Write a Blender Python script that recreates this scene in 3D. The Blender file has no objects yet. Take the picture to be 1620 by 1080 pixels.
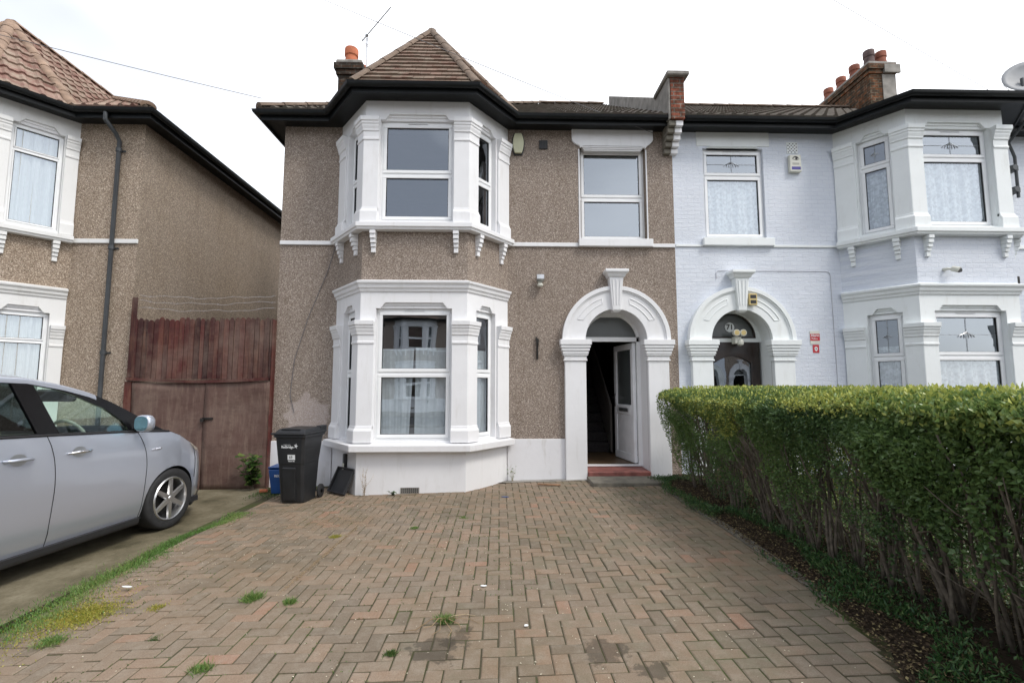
import bpy, bmesh, math, random
import numpy as np
from mathutils import Vector, Matrix
from mathutils.geometry import tessellate_polygon
R = math.radians
random.seed(7); rng = np.random.default_rng(7)
scene = bpy.context.scene
COL = scene.collection

# ------------------------------------------------------------------ camera
cam_d = bpy.data.cameras.new("camera"); cam = bpy.data.objects.new("camera", cam_d); COL.objects.link(cam)
cam_d.sensor_width = 36.0; cam_d.lens = 760 / 1620 * 36.0
cam_d.clip_start = 0.05; cam_d.clip_end = 2000
cam.location = (0, 0, 1.55)
cam.rotation_euler = (R(90 + 5.26), 0, R(-1.51))
scene.camera = cam

# ------------------------------------------------------------------ world, sun, exposure
SUN_EL, SUN_AZ = R(51), R(132)          # azimuth clockwise from +Y (north)
w = bpy.data.worlds.new("World"); scene.world = w; w.use_nodes = True
nt = w.node_tree; bg = nt.nodes["Background"]; bg.inputs[1].default_value = 0.12
sky = nt.nodes.new("ShaderNodeTexSky"); sky.sky_type = 'NISHITA'; sky.sun_disc = False
sky.sun_elevation = SUN_EL; sky.sun_rotation = SUN_AZ
tc = nt.nodes.new("ShaderNodeTexCoord"); no = nt.nodes.new("ShaderNodeTexNoise")
no.inputs["Scale"].default_value = 1.3; no.inputs["Detail"].default_value = 4; no.inputs["Roughness"].default_value = .45
mp = nt.nodes.new("ShaderNodeMapping"); mp.inputs["Scale"].default_value = (1, 1, 2.2)
nt.links.new(tc.outputs["Generated"], mp.inputs[0]); nt.links.new(mp.outputs[0], no.inputs["Vector"])
rp = nt.nodes.new("ShaderNodeValToRGB")
rp.color_ramp.elements[0].position = .35; rp.color_ramp.elements[0].color = (.35, .365, .40, 1)
rp.color_ramp.elements[1].position = .62; rp.color_ramp.elements[1].color = (.97, .98, 1, 1)
sx_ = nt.nodes.new("ShaderNodeSeparateXYZ"); nt.links.new(tc.outputs["Generated"], sx_.inputs[0])
ma = nt.nodes.new("ShaderNodeMath"); ma.operation = 'MULTIPLY_ADD'; ma.inputs[1].default_value = .22; nt.links.new(sx_.outputs[0], ma.inputs[0]); nt.links.new(no.outputs["Fac"], ma.inputs[2])
mb = nt.nodes.new("ShaderNodeMath"); mb.operation = 'MULTIPLY_ADD'; mb.inputs[1].default_value = .10; nt.links.new(sx_.outputs[1], mb.inputs[0]); nt.links.new(ma.outputs[0], mb.inputs[2])
nt.links.new(mb.outputs[0], rp.inputs[0])
sc_ = nt.nodes.new("ShaderNodeVectorMath"); sc_.operation = 'SCALE'; sc_.inputs["Scale"].default_value = 10.5
nt.links.new(rp.outputs[0], sc_.inputs[0])
mx = nt.nodes.new("ShaderNodeMix"); mx.data_type = 'RGBA'; mx.inputs[0].default_value = .86
nt.links.new(sky.outputs[0], mx.inputs[6]); nt.links.new(sc_.outputs[0], mx.inputs[7])
nt.links.new(mx.outputs[2], bg.inputs[0])
sun_d = bpy.data.lights.new("sun", 'SUN'); sun_d.energy = 1.0; sun_d.angle = R(16); sun_d.color = (1, .95, .88)
sun = bpy.data.objects.new("sun", sun_d); COL.objects.link(sun)
sdir = Vector((math.sin(SUN_AZ) * math.cos(SUN_EL), math.cos(SUN_AZ) * math.cos(SUN_EL), math.sin(SUN_EL)))
sun.rotation_euler = sdir.to_track_quat('Z', 'Y').to_euler(); sun.location = (6, -6, 12)
scene.view_settings.view_transform = 'Standard'; scene.view_settings.look = 'None'
scene.view_settings.gamma = 1; scene.view_settings.exposure = 0.95
scene.view_settings.use_curve_mapping = False
try:
    scene.cycles.max_bounces = 10; scene.cycles.transparent_max_bounces = 16
except Exception: pass

# ------------------------------------------------------------------ materials
class NT:
    def __init__(s, name):
        s.m = bpy.data.materials.new(name); s.m.use_nodes = True; s.t = s.m.node_tree
        s.b = s.t.nodes["Principled BSDF"]; s.out = s.t.nodes["Material Output"]; s.co = None
    def n(s, typ, **kw):
        x = s.t.nodes.new("ShaderNode" + typ)
        for k, v in kw.items():
            if k in x.inputs.keys(): 
                if hasattr(v, 'is_linked') or isinstance(v, bpy.types.NodeSocket): s.t.links.new(v, x.inputs[k])
                else: x.inputs[k].default_value = v
            else: setattr(x, k, v)
        return x
    def l(s, a, b): s.t.links.new(a, b)
    def pos(s):
        if s.co is None:
            s.co = s.n("TexCoord").outputs["Object"]
        return s.co
    def noise(s, scale, detail=3, rough=.5, vec=None, stretch=None):
        v = vec or s.pos()
        if stretch:
            mpn = s.n("Mapping"); s.l(v, mpn.inputs[0]); mpn.inputs["Scale"].default_value = stretch; v = mpn.outputs[0]
        x = s.n("TexNoise"); s.l(v, x.inputs["Vector"]); x.inputs["Scale"].default_value = scale
        x.inputs["Detail"].default_value = detail; x.inputs["Roughness"].default_value = rough
        return x.outputs["Fac"]
    def ramp(s, fac, stops):
        x = s.n("ValToRGB"); s.l(fac, x.inputs[0]); e = x.color_ramp.elements
        while len(e) < len(stops): e.new(.5)
        for i, (p, c) in enumerate(stops):
            e[i].position = p; e[i].color = (c[0], c[1], c[2], 1) if not isinstance(c, (int, float)) else (c, c, c, 1)
        return x.outputs[0]
    def mix(s, f, a, b, mode='MIX'):
        x = s.n("Mix"); x.data_type = 'RGBA'; x.blend_type = mode
        for sock, v in ((x.inputs[0], f), (x.inputs[6], a), (x.inputs[7], b)):
            if isinstance(v, bpy.types.NodeSocket): s.l(v, sock)
            elif isinstance(v, (int, float)): sock.default_value = v
            else: sock.default_value = (v[0], v[1], v[2], 1)
        return x.outputs[2]
    def math(s, op, a, b=0.0):
        x = s.n("Math"); x.operation = op
        for i, v in enumerate((a, b)):
            if isinstance(v, bpy.types.NodeSocket): s.l(v, x.inputs[i])
            else: x.inputs[i].default_value = v
        return x.outputs[0]
    def bump(s, h, strength, dist=.01):
        x = s.n("Bump"); s.l(h, x.inputs["Height"]); x.inputs["Strength"].default_value = strength
        x.inputs["Distance"].default_value = dist
        prev = s.b.inputs["Normal"].links
        if prev: s.l(prev[0].from_socket, x.inputs["Normal"])
        s.l(x.outputs[0], s.b.inputs["Normal"])
    def color(s, c):
        if isinstance(c, bpy.types.NodeSocket): s.l(c, s.b.inputs["Base Color"])
        else: s.b.inputs["Base Color"].default_value = (*c, 1)
    def set(s, **kw):
        for k, v in kw.items():
            k = {'rough': 'Roughness', 'metal': 'Metallic', 'spec': 'Specular IOR Level', 'coat': 'Coat Weight', 'coatr': 'Coat Roughness', 'trans': 'Transmission Weight', 'alpha': 'Alpha'}[k]
            if isinstance(v, bpy.types.NodeSocket): s.l(v, s.b.inputs[k])
            else: s.b.inputs[k].default_value = v
        return s
M = {}
def simple(name, c, rough=.5, metal=0, var=.12, vs=6, bump=0, bs=40, spec=.5, coat=0):
    n = NT(name); d = tuple(x * (1 - var) for x in c); u = tuple(min(1, x * (1 + var)) for x in c)
    n.color(n.ramp(n.noise(vs, 4), [(.3, d), (.7, u)])); n.set(rough=rough, metal=metal, spec=spec, coat=coat)
    if bump: n.bump(n.noise(bs, 4), bump, .01)
    M[name] = n.m; return n.m

def pebble(name, base, light, dark, warm, patch=None):
    n = NT(name); v = n.n("TexVoronoi"); n.l(n.pos(), v.inputs["Vector"]); v.inputs["Scale"].default_value = 95
    sep = n.n("SeparateColor"); n.l(v.outputs["Color"], sep.inputs[0])
    c = n.ramp(sep.outputs[0], [(.0, dark), (.28, base), (.62, base), (.84, light), (1, tuple(min(1, x * 1.5) for x in light))])
    c = n.mix(n.ramp(n.noise(.9, 5, .6), [(.35, 0), (.7, .5)]), c, warm, 'MULTIPLY')
    st = n.noise(1.6, 5, .65, stretch=(3, 3, .35))
    c = n.mix(n.ramp(st, [(.5, 0), (.75, .35)]), c, (.62, .58, .54), 'MULTIPLY')
    if patch:
        d_ = n.n("VectorMath"); d_.operation = 'DISTANCE'; n.l(n.pos(), d_.inputs[0]); d_.inputs[1].default_value = patch
        e_ = n.math('ADD', d_.outputs["Value"], n.math('MULTIPLY', n.math('SUBTRACT', n.noise(5, 4), .5), .5)); c = n.mix(n.ramp(e_, [(.34, .75), (.40, 0)]), c, n.mix(sep.outputs[1], (.36, .29, .26), (.52, .46, .43)))
    n.color(c); n.set(rough=.92, spec=.2)
    n.bump(v.outputs["Distance"], .45, .010); n.bump(n.noise(25, 3), .4, .01); M[name] = n.m
pebble('pebble_dash', (.265, .215, .178), (.37, .32, .278), (.15, .115, .092), (.88, .86, .83), (-2.85, 0, 1.0))
pebble('pebble_dash_left', (.30, .235, .18), (.45, .38, .31), (.14, .105, .078), (.9, .87, .8))
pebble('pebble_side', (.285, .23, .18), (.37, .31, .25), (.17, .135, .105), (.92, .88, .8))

def paint(name, c, dirt=.5, rough=.55):
    n = NT(name)
    col = n.ramp(n.noise(2.2, 5, .6), [(.3, tuple(x * .95 for x in c)), (.6, c)])
    g = n.noise(3.0, 6, .7, stretch=(2.5, 2.5, .5))
    col = n.mix(n.ramp(g, [(.55, 0), (.8, dirt)]), col, (.66, .63, .57), 'MULTIPLY')
    ao = n.n("AmbientOcclusion"); ao.inputs["Distance"].default_value = .05; ao.samples = 4
    n.color(col); n.set(rough=rough, spec=.3)
    n.t.nodes.remove(ao)
    n.bump(n.noise(18, 5, .6), .12, .01); n.bump(n.noise(120, 2), .08, .004); M[name] = n.m
paint('white_paint', (.80, .80, .81), .35)
paint('cream_paint', (.83, .86, .855), .4)
paint('left_paint', (.76, .76, .75), .5)
paint('plinth_paint', (.78, .78, .80), .9)
def upvc():
    n = NT('upvc'); n.color(n.ramp(n.noise(3, 3), [(.3, (.80, .81, .82)), (.7, (.86, .87, .87))])); n.set(rough=.22, spec=.5); M['upvc'] = n.m
upvc()
def white_brick():
    n = NT('white_brick'); sp = n.n("SeparateXYZ"); n.l(n.pos(), sp.inputs[0])
    cb = n.n("CombineXYZ"); n.l(n.math('ADD', sp.outputs[0], n.math('MULTIPLY', sp.outputs[1], .8)), cb.inputs[0]); n.l(sp.outputs[2], cb.inputs[1])
    wob = n.n("VectorMath"); wob.operation = 'ADD'; n.l(cb.outputs[0], wob.inputs[0])
    nv = n.n("TexNoise"); n.l(cb.outputs[0], nv.inputs["Vector"]); nv.inputs["Scale"].default_value = 5
    s2 = n.n("VectorMath"); s2.operation = 'SCALE'; n.l(nv.outputs["Color"], s2.inputs[0]); s2.inputs["Scale"].default_value = .028
    n.l(s2.outputs[0], wob.inputs[1])
    b = n.n("TexBrick"); n.l(wob.outputs[0], b.inputs["Vector"]); b.inputs["Scale"].default_value = 1
    b.inputs["Brick Width"].default_value = .225; b.inputs["Row Height"].default_value = .075; b.inputs["Mortar Size"].default_value = .006; b.inputs["Mortar Smooth"].default_value = .6
    b.inputs["Color1"].default_value = (.68, .72, .785, 1); b.inputs["Color2"].default_value = (.71, .745, .805, 1); b.inputs["Mortar"].default_value = (.63, .67, .75, 1)
    c = n.mix(n.ramp(n.noise(4, 5, .7), [(.6, 0), (.85, .5)]), b.outputs["Color"], (.72, .70, .68), 'MULTIPLY')
    n.color(c); n.set(rough=.6, spec=.3)
    inv = n.math('SUBTRACT', 1.0, b.outputs["Fac"]); n.bump(n.math('MULTIPLY', inv, n.ramp(n.noise(3.5, 4), [(.35, .15), (.65, 1)])), .6, .006); n.bump(n.noise(11, 7, .75, stretch=(1, 1, 2.5)), .6, .022); M['white_brick'] = n.m
white_brick()
def red_brick(name, c1, c2, mortar):
    n = NT(name); sp = n.n("SeparateXYZ"); n.l(n.pos(), sp.inputs[0])
    cb = n.n("CombineXYZ"); n.l(n.math('ADD', sp.outputs[0], sp.outputs[1]), cb.inputs[0]); n.l(sp.outputs[2], cb.inputs[1])
    b = n.n("TexBrick"); n.l(cb.outputs[0], b.inputs["Vector"]); b.inputs["Scale"].default_value = 1
    b.inputs["Brick Width"].default_value = .225; b.inputs["Row Height"].default_value = .075; b.inputs["Mortar Size"].default_value = .009
    b.inputs["Bias"].default_value = -.1
    b.inputs["Color1"].default_value = (*c1, 1); b.inputs["Color2"].default_value = (*c2, 1); b.inputs["Mortar"].default_value = (*mortar, 1)
    c = n.mix(n.ramp(n.noise(7, 5, .7), [(.36, .1), (.54, 1)]), b.outputs["Color"], (.34, .36, .34), 'MULTIPLY')
    n.color(c); n.set(rough=.9, spec=.2); n.bump(n.math('SUBTRACT', 1.0, b.outputs["Fac"]), .8, .01); n.bump(n.noise(60, 3), .4, .01); M[name] = n.m
red_brick('chimney_brick', (.33, .12, .05), (.08, .065, .05), (.22, .19, .135)); red_brick('sooty_brick', (.13, .075, .05), (.06, .045, .038), (.12, .11, .095))
red_brick('pier_brick', (.42, .13, .08), (.22, .09, .06), (.3, .26, .22))
def tile_mat(name, a, b, moss):
    n = NT(name); at = n.n("Attribute"); at.attribute_name = "rnd"
    c = n.mix(at.outputs["Fac"], a, b)
    c = n.mix(n.ramp(n.noise(4, 6, .75), [(.4, 0), (.6, .85)]), c, moss); c = n.mix(n.ramp(n.noise(1.3, 5, .7), [(.45, 0), (.65, .5)]), c, (.5, .5, .46), 'MULTIPLY')
    n.color(c); n.set(rough=.9, spec=.2); n.bump(n.noise(50, 4), .4, .01); M[name] = n.m
tile_mat('brown_tile', (.17, .10, .075), (.24, .155, .12), (.24, .20, .155))
tile_mat('red_tile', (.15, .07, .055), (.28, .165, .135), (.33, .27, .21))
tile_mat('grey_tile', (.10, .08, .068), (.16, .13, .11), (.14, .13, .105))
simple('ridge_tile', (.165, .12, .088), .9, var=.3, vs=7, bump=.5)
simple('left_ridge_tile', (.25, .17, .12), .9, var=.3, vs=7, bump=.5)
simple('black_paint', (.009, .0105, .0115), .42, var=.3, vs=3, bump=.05, spec=.25)
simple('black_plastic', (.018, .019, .021), .42, var=.25, vs=5, bump=.1, bs=90)
simple('pipe_grey', (.05, .055, .06), .45, var=.2)
simple('cement', (.27, .255, .23), .95, var=.3, vs=5, bump=.6)
simple('terracotta', (.42, .13, .06), .85, var=.25, vs=9, bump=.3)
simple('terracotta_dark', (.25, .085, .05), .85, var=.3, vs=9, bump=.3)
simple('terracotta_sooty', (.11, .075, .07), .9, var=.35, vs=9, bump=.3)
simple('metal_grey', (.42, .43, .44), .35, .9, var=.15)
simple('dark_metal', (.03, .028, .026), .5, .6, var=.3)
simple('rubber', (.02, .02, .021), .75, var=.25, vs=20, bump=.2)
simple('red_step', (.24, .085, .07), .55, var=.35, vs=10, bump=.2)
simple('slab', (.17, .155, .125), .9, var=.3, vs=9, bump=.5)
simple('cream_plastic', (.50, .50, .34), .45, var=.08)
simple('ivory_plastic', (.66, .66, .58), .45, var=.06)
simple('yellow_plastic', (.62, .48, .2), .5, var=.1)
simple('blue_plastic', (.015, .07, .24), .45, var=.15)
simple('ink_white', (.78, .8, .8), .6, var=.04)
simple('ink_black', (.02, .02, .02), .6, var=.04)
simple('ink_blue', (.07, .06, .28), .5, var=.05)
simple('ink_red', (.5, .03, .04), .5, var=.1)
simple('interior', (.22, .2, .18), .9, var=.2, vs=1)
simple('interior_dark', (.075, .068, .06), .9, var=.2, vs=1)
simple('stair_carpet', (.035, .03, .03), .95, var=.3, vs=30)
simple('hall_floor', (.12, .075, .04), .4, var=.3, vs=6)
simple('dark_wood', (.018, .009, .006), .28, var=.4, vs=8, coat=.4)
simple('door_white', (.84, .85, .87), .3, var=.05)
simple('brass', (.5, .36, .12), .35, .9)
simple('timber', (.28, .16, .09), .8, var=.3, vs=12)
simple('stem_bark', (.135, .112, .085), .9, var=.4, vs=25, bump=.5)
simple('cable', (.13, .13, .14), .6)
simple('dish_grey', (.30, .31, .32), .55, var=.1)
simple('cable_pale', (.5, .5, .53), .6)
simple('debris_pale', (.6, .55, .42), .8, var=.4, vs=90)
simple('gravelly', (.33, .31, .27), .9, var=.4, vs=60)

def glass(name, ior=1.85, tint=(.86, .9, .92), rough=0.0):
    n = NT(name); t = n.t; t.nodes.remove(n.b)
    tr = n.n("BsdfTransparent"); tr.inputs[0].default_value = (*tint, 1)
    g = n.n("BsdfGlossy"); g.inputs["Roughness"].default_value = rough; g.inputs[0].default_value = (.84, .91, .99, 1)
    nn = n.noise(.9, 2); bp = n.n("Bump"); n.l(nn, bp.inputs["Height"]); bp.inputs["Strength"].default_value = .06; bp.inputs["Distance"].default_value = .05
    n.l(bp.outputs[0], g.inputs["Normal"])
    ge = n.n("NewGeometry"); dt = n.n("VectorMath"); dt.operation = 'DOT_PRODUCT'
    n.l(ge.outputs["Incoming"], dt.inputs[0]); n.l(ge.outputs["Normal"], dt.inputs[1])
    f0 = ((ior - 1) / (ior + 1)) ** 2
    c = n.math('ABSOLUTE', dt.outputs["Value"]); k = n.math('POWER', n.math('SUBTRACT', 1.0, c), 5.0)
    fac = n.math('ADD', n.math('MULTIPLY', k, 1 - f0), f0)
    ms = n.n("MixShader"); n.l(fac, ms.inputs[0]); n.l(tr.outputs[0], ms.inputs[1]); n.l(g.outputs[0], ms.inputs[2])
    n.l(ms.outputs[0], n.out.inputs[0]); M[name] = n.m
glass('glass', 3.05); glass('car_glass', 1.75, (.80, .92, .86)); glass('car_glass_dark', 1.75, (.10, .12, .12))
glass('fan_glass', 1.9, (.22, .25, .26))
def obscure():
    n = NT('obscure_glass'); n.color((.085, .095, .095)); n.set(rough=.25, spec=.9); n.bump(n.noise(30, 2), .15, .01); M['obscure_glass'] = n.m
obscure()
def lace(name, c, pattern, base):
    n = NT(name); t = n.t; t.nodes.remove(n.b)
    d = n.n("BsdfDiffuse"); d.inputs[0].default_value = (*c, 1); tl = n.n("BsdfTranslucent"); tl.inputs[0].default_value = (*c, 1)
    m1 = n.n("MixShader"); m1.inputs[0].default_value = .3; n.l(d.outputs[0], m1.inputs[1]); n.l(tl.outputs[0], m1.inputs[2])
    tr = n.n("BsdfTransparent")
    v = n.n("TexVoronoi"); n.l(n.pos(), v.inputs["Vector"]); v.inputs["Scale"].default_value = 13; v.feature = 'F1'
    f = n.math('ADD', n.ramp(v.outputs["Distance"], [(.25, pattern), (.6, 0)]), n.math('MULTIPLY', n.ramp(n.noise(22, 3), [(.45, 0), (.6, 1)]), pattern * .7))
    f = n.math('ADD', f, base); f = n.math('MINIMUM', f, .97)
    m2 = n.n("MixShader"); n.l(f, m2.inputs[0]); n.l(tr.outputs[0], m2.inputs[1]); n.l(m1.outputs[0], m2.inputs[2])
    n.l(m2.outputs[0], n.out.inputs[0]); M[name] = n.m
lace('lace', (.76, .78, .77), .30, .62); lace('net', (.80, .84, .86), .05, .84); lace('voile', (.68, .70, .68), .05, .92)
def car_paint():
    n = NT('silver_paint'); n.color(n.ramp(n.noise(900, 1), [(.3, (.44, .47, .54)), (.7, (.52, .555, .63))])); n.set(metal=.6, rough=.3, coat=1, coatr=.015); M['silver_paint'] = n.m
car_paint()
simple('alloy', (.62, .62, .62), .3, .9, var=.05); simple('car_black', (.006, .006, .007), .2, var=.1, spec=.35)
simple('car_trim', (.02, .02, .022), .5); simple('seat_beige', (.5, .49, .42), .8); simple('chrome', (.8, .8, .82), .1, 1, var=.03)
simple('mirror_glass', (.45, .78, .88), .05, .9, var=.15); simple('lamp_glass', (.5, .46, .4), .08, .3)
def leafmat(name, c1, c2, c3, rough=.45):
    n = NT(name); at = n.n("Attribute"); at.attribute_name = "rnd"
    n.color(n.ramp(at.outputs["Fac"], [(0, c1), (.6, c2), (1, c3)])); n.set(rough=rough, spec=.4)
    t = n.t; tl = n.n("BsdfTranslucent"); n.l(n.b.inputs["Base Color"].links[0].from_socket, tl.inputs[0])
    ms = n.n("MixShader"); ms.inputs[0].default_value = .22; n.l(n.b.outputs[0], ms.inputs[1]); n.l(tl.outputs[0], ms.inputs[2]); n.l(ms.outputs[0], n.out.inputs[0])
    M[name] = n.m
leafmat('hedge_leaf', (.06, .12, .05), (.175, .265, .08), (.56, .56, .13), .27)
leafmat('grass_blade', (.07, .15, .03), (.14, .26, .06), (.28, .30, .10))
leafmat('weed_leaf', (.03, .08, .015), (.07, .13, .03), (.16, .2, .05))
leafmat('yellow_moss', (.20, .22, .03), (.34, .33, .05), (.42, .32, .08))
leafmat('dry_stalk', (.25, .17, .09), (.38, .27, .15), (.5, .4, .26))
leafmat('litter_leaf', (.04, .028, .018), (.12, .08, .045), (.38, .31, .15), .8)
leafmat('dark_weed', (.02, .065, .02), (.055, .13, .035), (.12, .19, .06))
def gate_mat(name, c1, c2, c3):
    n = NT(name); at = n.n("Attribute"); at.attribute_name = "rnd"
    c = n.mix(at.outputs["Fac"], c1, c2)
    g = n.noise(2.0, 7, .75, stretch=(7, 7, .8)); c = n.mix(n.ramp(g, [(.48, 0), (.75, .8)]), c, c3)
    sw = n.noise(1.1, 6, .7); c = n.mix(n.ramp(sw, [(.45, 0), (.7, .6)]), c, (.235, .175, .14)); c = n.mix(n.ramp(n.noise(2.3, 5, .7, stretch=(1, 1, 2)), [(.5, 0), (.72, .6)]), c, (.05, .022, .018))
    n.color(c); n.set(rough=.65, spec=.3); n.bump(g, .3, .01); M[name] = n.m
gate_mat('picket_red', (.095, .022, .019), (.028, .009, .009), (.17, .08, .05))
gate_mat('ply_red', (.105, .06, .05), (.12, .07, .056), (.23, .165, .125))
def block_mat():
    n = NT('block_paving'); at = n.n("Attribute"); at.attribute_name = "rnd"
    c = n.ramp(at.outputs["Fac"], [(0, (.185, .15, .113)), (.45, (.25, .193, .142)), (.8, (.285, .203, .145)), (1, (.33, .193, .135))])
    c = n.mix(n.ramp(n.noise(.55, 4, .6), [(.38, 0), (.65, .8)]), c, (.78, .76, .66), 'MULTIPLY')
    c = n.mix(n.ramp(n.noise(9, 6, .75), [(.45, 0), (.75, .5)]), c, (.34, .30, .24))
    c = n.mix(n.ramp(n.noise(160, 2, .6), [(.35, .45), (.6, 0)]), c, (.5, .48, .45), 'MULTIPLY')
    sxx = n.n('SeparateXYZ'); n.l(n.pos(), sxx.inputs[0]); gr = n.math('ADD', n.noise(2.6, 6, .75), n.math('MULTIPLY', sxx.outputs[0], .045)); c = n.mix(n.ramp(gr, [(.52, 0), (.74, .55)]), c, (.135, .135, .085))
    for (x, y, r) in ((-.38, 3.08, .33), (.62, 2.98, .33), (.85, 2.75, .2), (-.25, 3.2, .2)):
        dv = n.n("VectorMath"); dv.operation = 'DISTANCE'; n.l(n.pos(), dv.inputs[0]); dv.inputs[1].default_value = (x, y, -.02)
        d = n.math('ADD', dv.outputs["Value"], n.math('MULTIPLY', n.math('SUBTRACT', n.noise(7, 5, .7), .5), .5))
        c = n.mix(n.ramp(d, [(r * .36, .55), (r * .46, 0)]), c, (.035, .03, .022))
    n.color(c); n.set(rough=.85, spec=.3); n.bump(n.noise(200, 3), .3, .003); M['block_paving'] = n.m
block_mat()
def joint_mat():
    n = NT('joint_sand'); g = n.noise(1.1, 5, .6)
    c = n.ramp(g, [(.34, (.08, .10, .035)), (.45, (.09, .078, .055)), (.54, (.13, .112, .08)), (.62, (.09, .125, .04)), (.72, (.24, .215, .17))])
    n.color(n.mix(n.noise(45, 3), c, (.05, .05, .025))); n.set(rough=1, spec=.1); n.bump(n.noise(80, 3), .8, .01); M['joint_sand'] = n.m
joint_mat()
def conc():
    n = NT('drive_concrete'); c = n.ramp(n.noise(1.4, 6, .7), [(.32, (.07, .062, .036)), (.5, (.15, .128, .082)), (.68, (.24, .21, .145))])
    c = n.mix(n.ramp(n.noise(30, 4, .8), [(.5, 0), (.75, .6)]), c, (.07, .065, .04)); n.color(c); n.set(rough=.9, spec=.2); n.bump(n.noise(60, 5), .5, .01); M['drive_concrete'] = n.m
conc()
def soil():
    n = NT('soil'); c = n.ramp(n.noise(14, 6, .75), [(.35, (.022, .017, .011)), (.6, (.055, .04, .027)), (.8, (.12, .09, .06))])
    n.color(c); n.set(rough=1, spec=.1); n.bump(n.noise(25, 6, .7), 1, .03); M['soil'] = n.m
soil()
simple('asphalt', (.05, .05, .052), .9, var=.3, vs=40, bump=.4); simple('pavement_slab', (.22, .21, .2), .9, var=.2, vs=4, bump=.3); simple('far_ground', (.12, .12, .09), .95, var=.3, vs=.3)

# ------------------------------------------------------------------ object helpers
def thing(name, label, cat, loc=(0, 0, 0), rz=0, group=None, kind=None):
    o = bpy.data.objects.new(name, None); COL.objects.link(o); o.location = loc; o.rotation_euler = (0, 0, rz); o.empty_display_size = .2
    o['label'] = label; o['category'] = cat
    if group: o['group'] = group
    return o
def tag(o, label=None, cat=None, group=None, kind=None):
    if label: o['label'] = label
    if cat: o['category'] = cat
    if group: o['group'] = group
    if kind: o['kind'] = kind
    return o
def wofs(p):
    v = Vector((0, 0, 0))
    while p is not None: v += p.location; p = p.parent
    return v
class MB:
    def __init__(s): s.v = []; s.f = []; s.r = []; s.T = None
    def add(s, vs, fs, rnd=None):
        b = len(s.v)
        s.v += [tuple(s.T(*p)) if s.T else tuple(p) for p in vs]; s.f += [tuple(i + b for i in f) for f in fs]; s.r += [rnd if rnd is not None else random.random()] * len(vs)
        return s
    def box(s, x0, x1, y0, y1, z0, z1, rnd=None):
        vs = [(x, y, z) for x in (x0, x1) for y in (y0, y1) for z in (z0, z1)]
        return s.add(vs, [(0, 1, 3, 2), (4, 6, 7, 5), (0, 4, 5, 1), (2, 3, 7, 6), (0, 2, 6, 4), (1, 5, 7, 3)], rnd)
    def hexa(s, p, rnd=None):   # 8 pts bottom 4 + top 4
        return s.add(p, [(3, 2, 1, 0), (4, 5, 6, 7), (0, 1, 5, 4), (1, 2, 6, 5), (2, 3, 7, 6), (3, 0, 4, 7)], rnd)
    def prism(s, poly, a, b, fn):   # poly 2d, fn(p,q,t)->3d
        n = len(poly); vs = [fn(p, q, a) for p, q in poly] + [fn(p, q, b) for p, q in poly]
        tri = tessellate_polygon([[Vector((p, q, 0)) for p, q in poly]])
        fs = [tuple(t) for t in tri] + [tuple(i + n for i in reversed(t)) for t in tri]
        fs += [(i, (i + 1) % n, (i + 1) % n + n, i + n) for i in range(n)]
        return s.add(vs, fs)
    def tube(s, pts, r, sides=8, cap=True):
        pts = [Vector(p) for p in pts]; rs = r if isinstance(r, (list, tuple)) else [r] * len(pts); n = len(pts); vs = []; fs = []
        up = None
        for i, p in enumerate(pts):
            d = (pts[min(i + 1, n - 1)] - pts[max(i - 1, 0)])
            d = d.normalized() if d.length > 1e-9 else Vector((0, 0, 1))
            if up is None: up = Vector((0, 0, 1)) if abs(d.z) < .9 else Vector((1, 0, 0))
            a = d.cross(up).normalized(); b = a.cross(d).normalized(); up = b
            for k in range(sides):
                t = 2 * math.pi * k / sides; vs.append(tuple(p + (a * math.cos(t) + b * math.sin(t)) * rs[i]))
        for i in range(n - 1):
            for k in range(sides): k2 = (k + 1) % sides; fs.append((i * sides + k, i * sides + k2, (i + 1) * sides + k2, (i + 1) * sides + k))
        if cap: fs.append(tuple(range(sides))[::-1]); fs.append(tuple((n - 1) * sides + k for k in range(sides)))
        return s.add(vs, fs)
    def lathe(s, prof, c, axis='z', sides=24, cap=False):
        vs = []; fs = []; c = Vector(c)
        for (r, h) in prof:
            for k in range(sides):
                t = 2 * math.pi * k / sides; a, b = r * math.cos(t), r * math.sin(t)
                vs.append(tuple(c + (Vector((a, b, h)) if axis == 'z' else Vector((h, a, b)) if axis == 'x' else Vector((a, h, b)))))
        for i in range(len(prof) - 1):
            for k in range(sides): k2 = (k + 1) % sides; fs.append((i * sides + k, i * sides + k2, (i + 1) * sides + k2, (i + 1) * sides + k))
        if cap: fs.append(tuple(range(sides))[::-1]); fs.append(tuple((len(prof) - 1) * sides + k for k in range(sides)))
        return s.add(vs, fs)
    def sweep(s, path, prof, closed=True):
        """path: plan points walking with the outside on the right hand; prof: (n,z) closed polygon."""
        P = [Vector(p) for p in path]; n = len(P); offs = []
        for i in range(n):
            def nor(a, b): d = (b - a).normalized(); return Vector((d.y, -d.x))
            n1 = nor(P[i - 1], P[i]) if i > 0 else None; n2 = nor(P[i], P[i + 1]) if i < n - 1 else None
            if n1 is None: m = n2
            elif n2 is None: m = n1
            else: m = (n1 + n2); m = m / (1 + n1.dot(n2))
            offs.append(m)
        k = len(prof); vs = []; fs = []
        for i in range(n):
            for (q, z) in prof: vs.append((P[i].x + offs[i].x * q, P[i].y + offs[i].y * q, z))
        for i in range(n - 1):
            for j in range(k if closed else k - 1):
                j2 = (j + 1) % k; fs.append((i * k + j, i * k + j2, (i + 1) * k + j2, (i + 1) * k + j))
        if closed:
            tri = tessellate_polygon([[Vector((q, z, 0)) for q, z in prof]])
            fs += [tuple(t) for t in tri] + [tuple(i + (n - 1) * k for i in t) for t in tri]
        return s.add(vs, fs)
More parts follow.
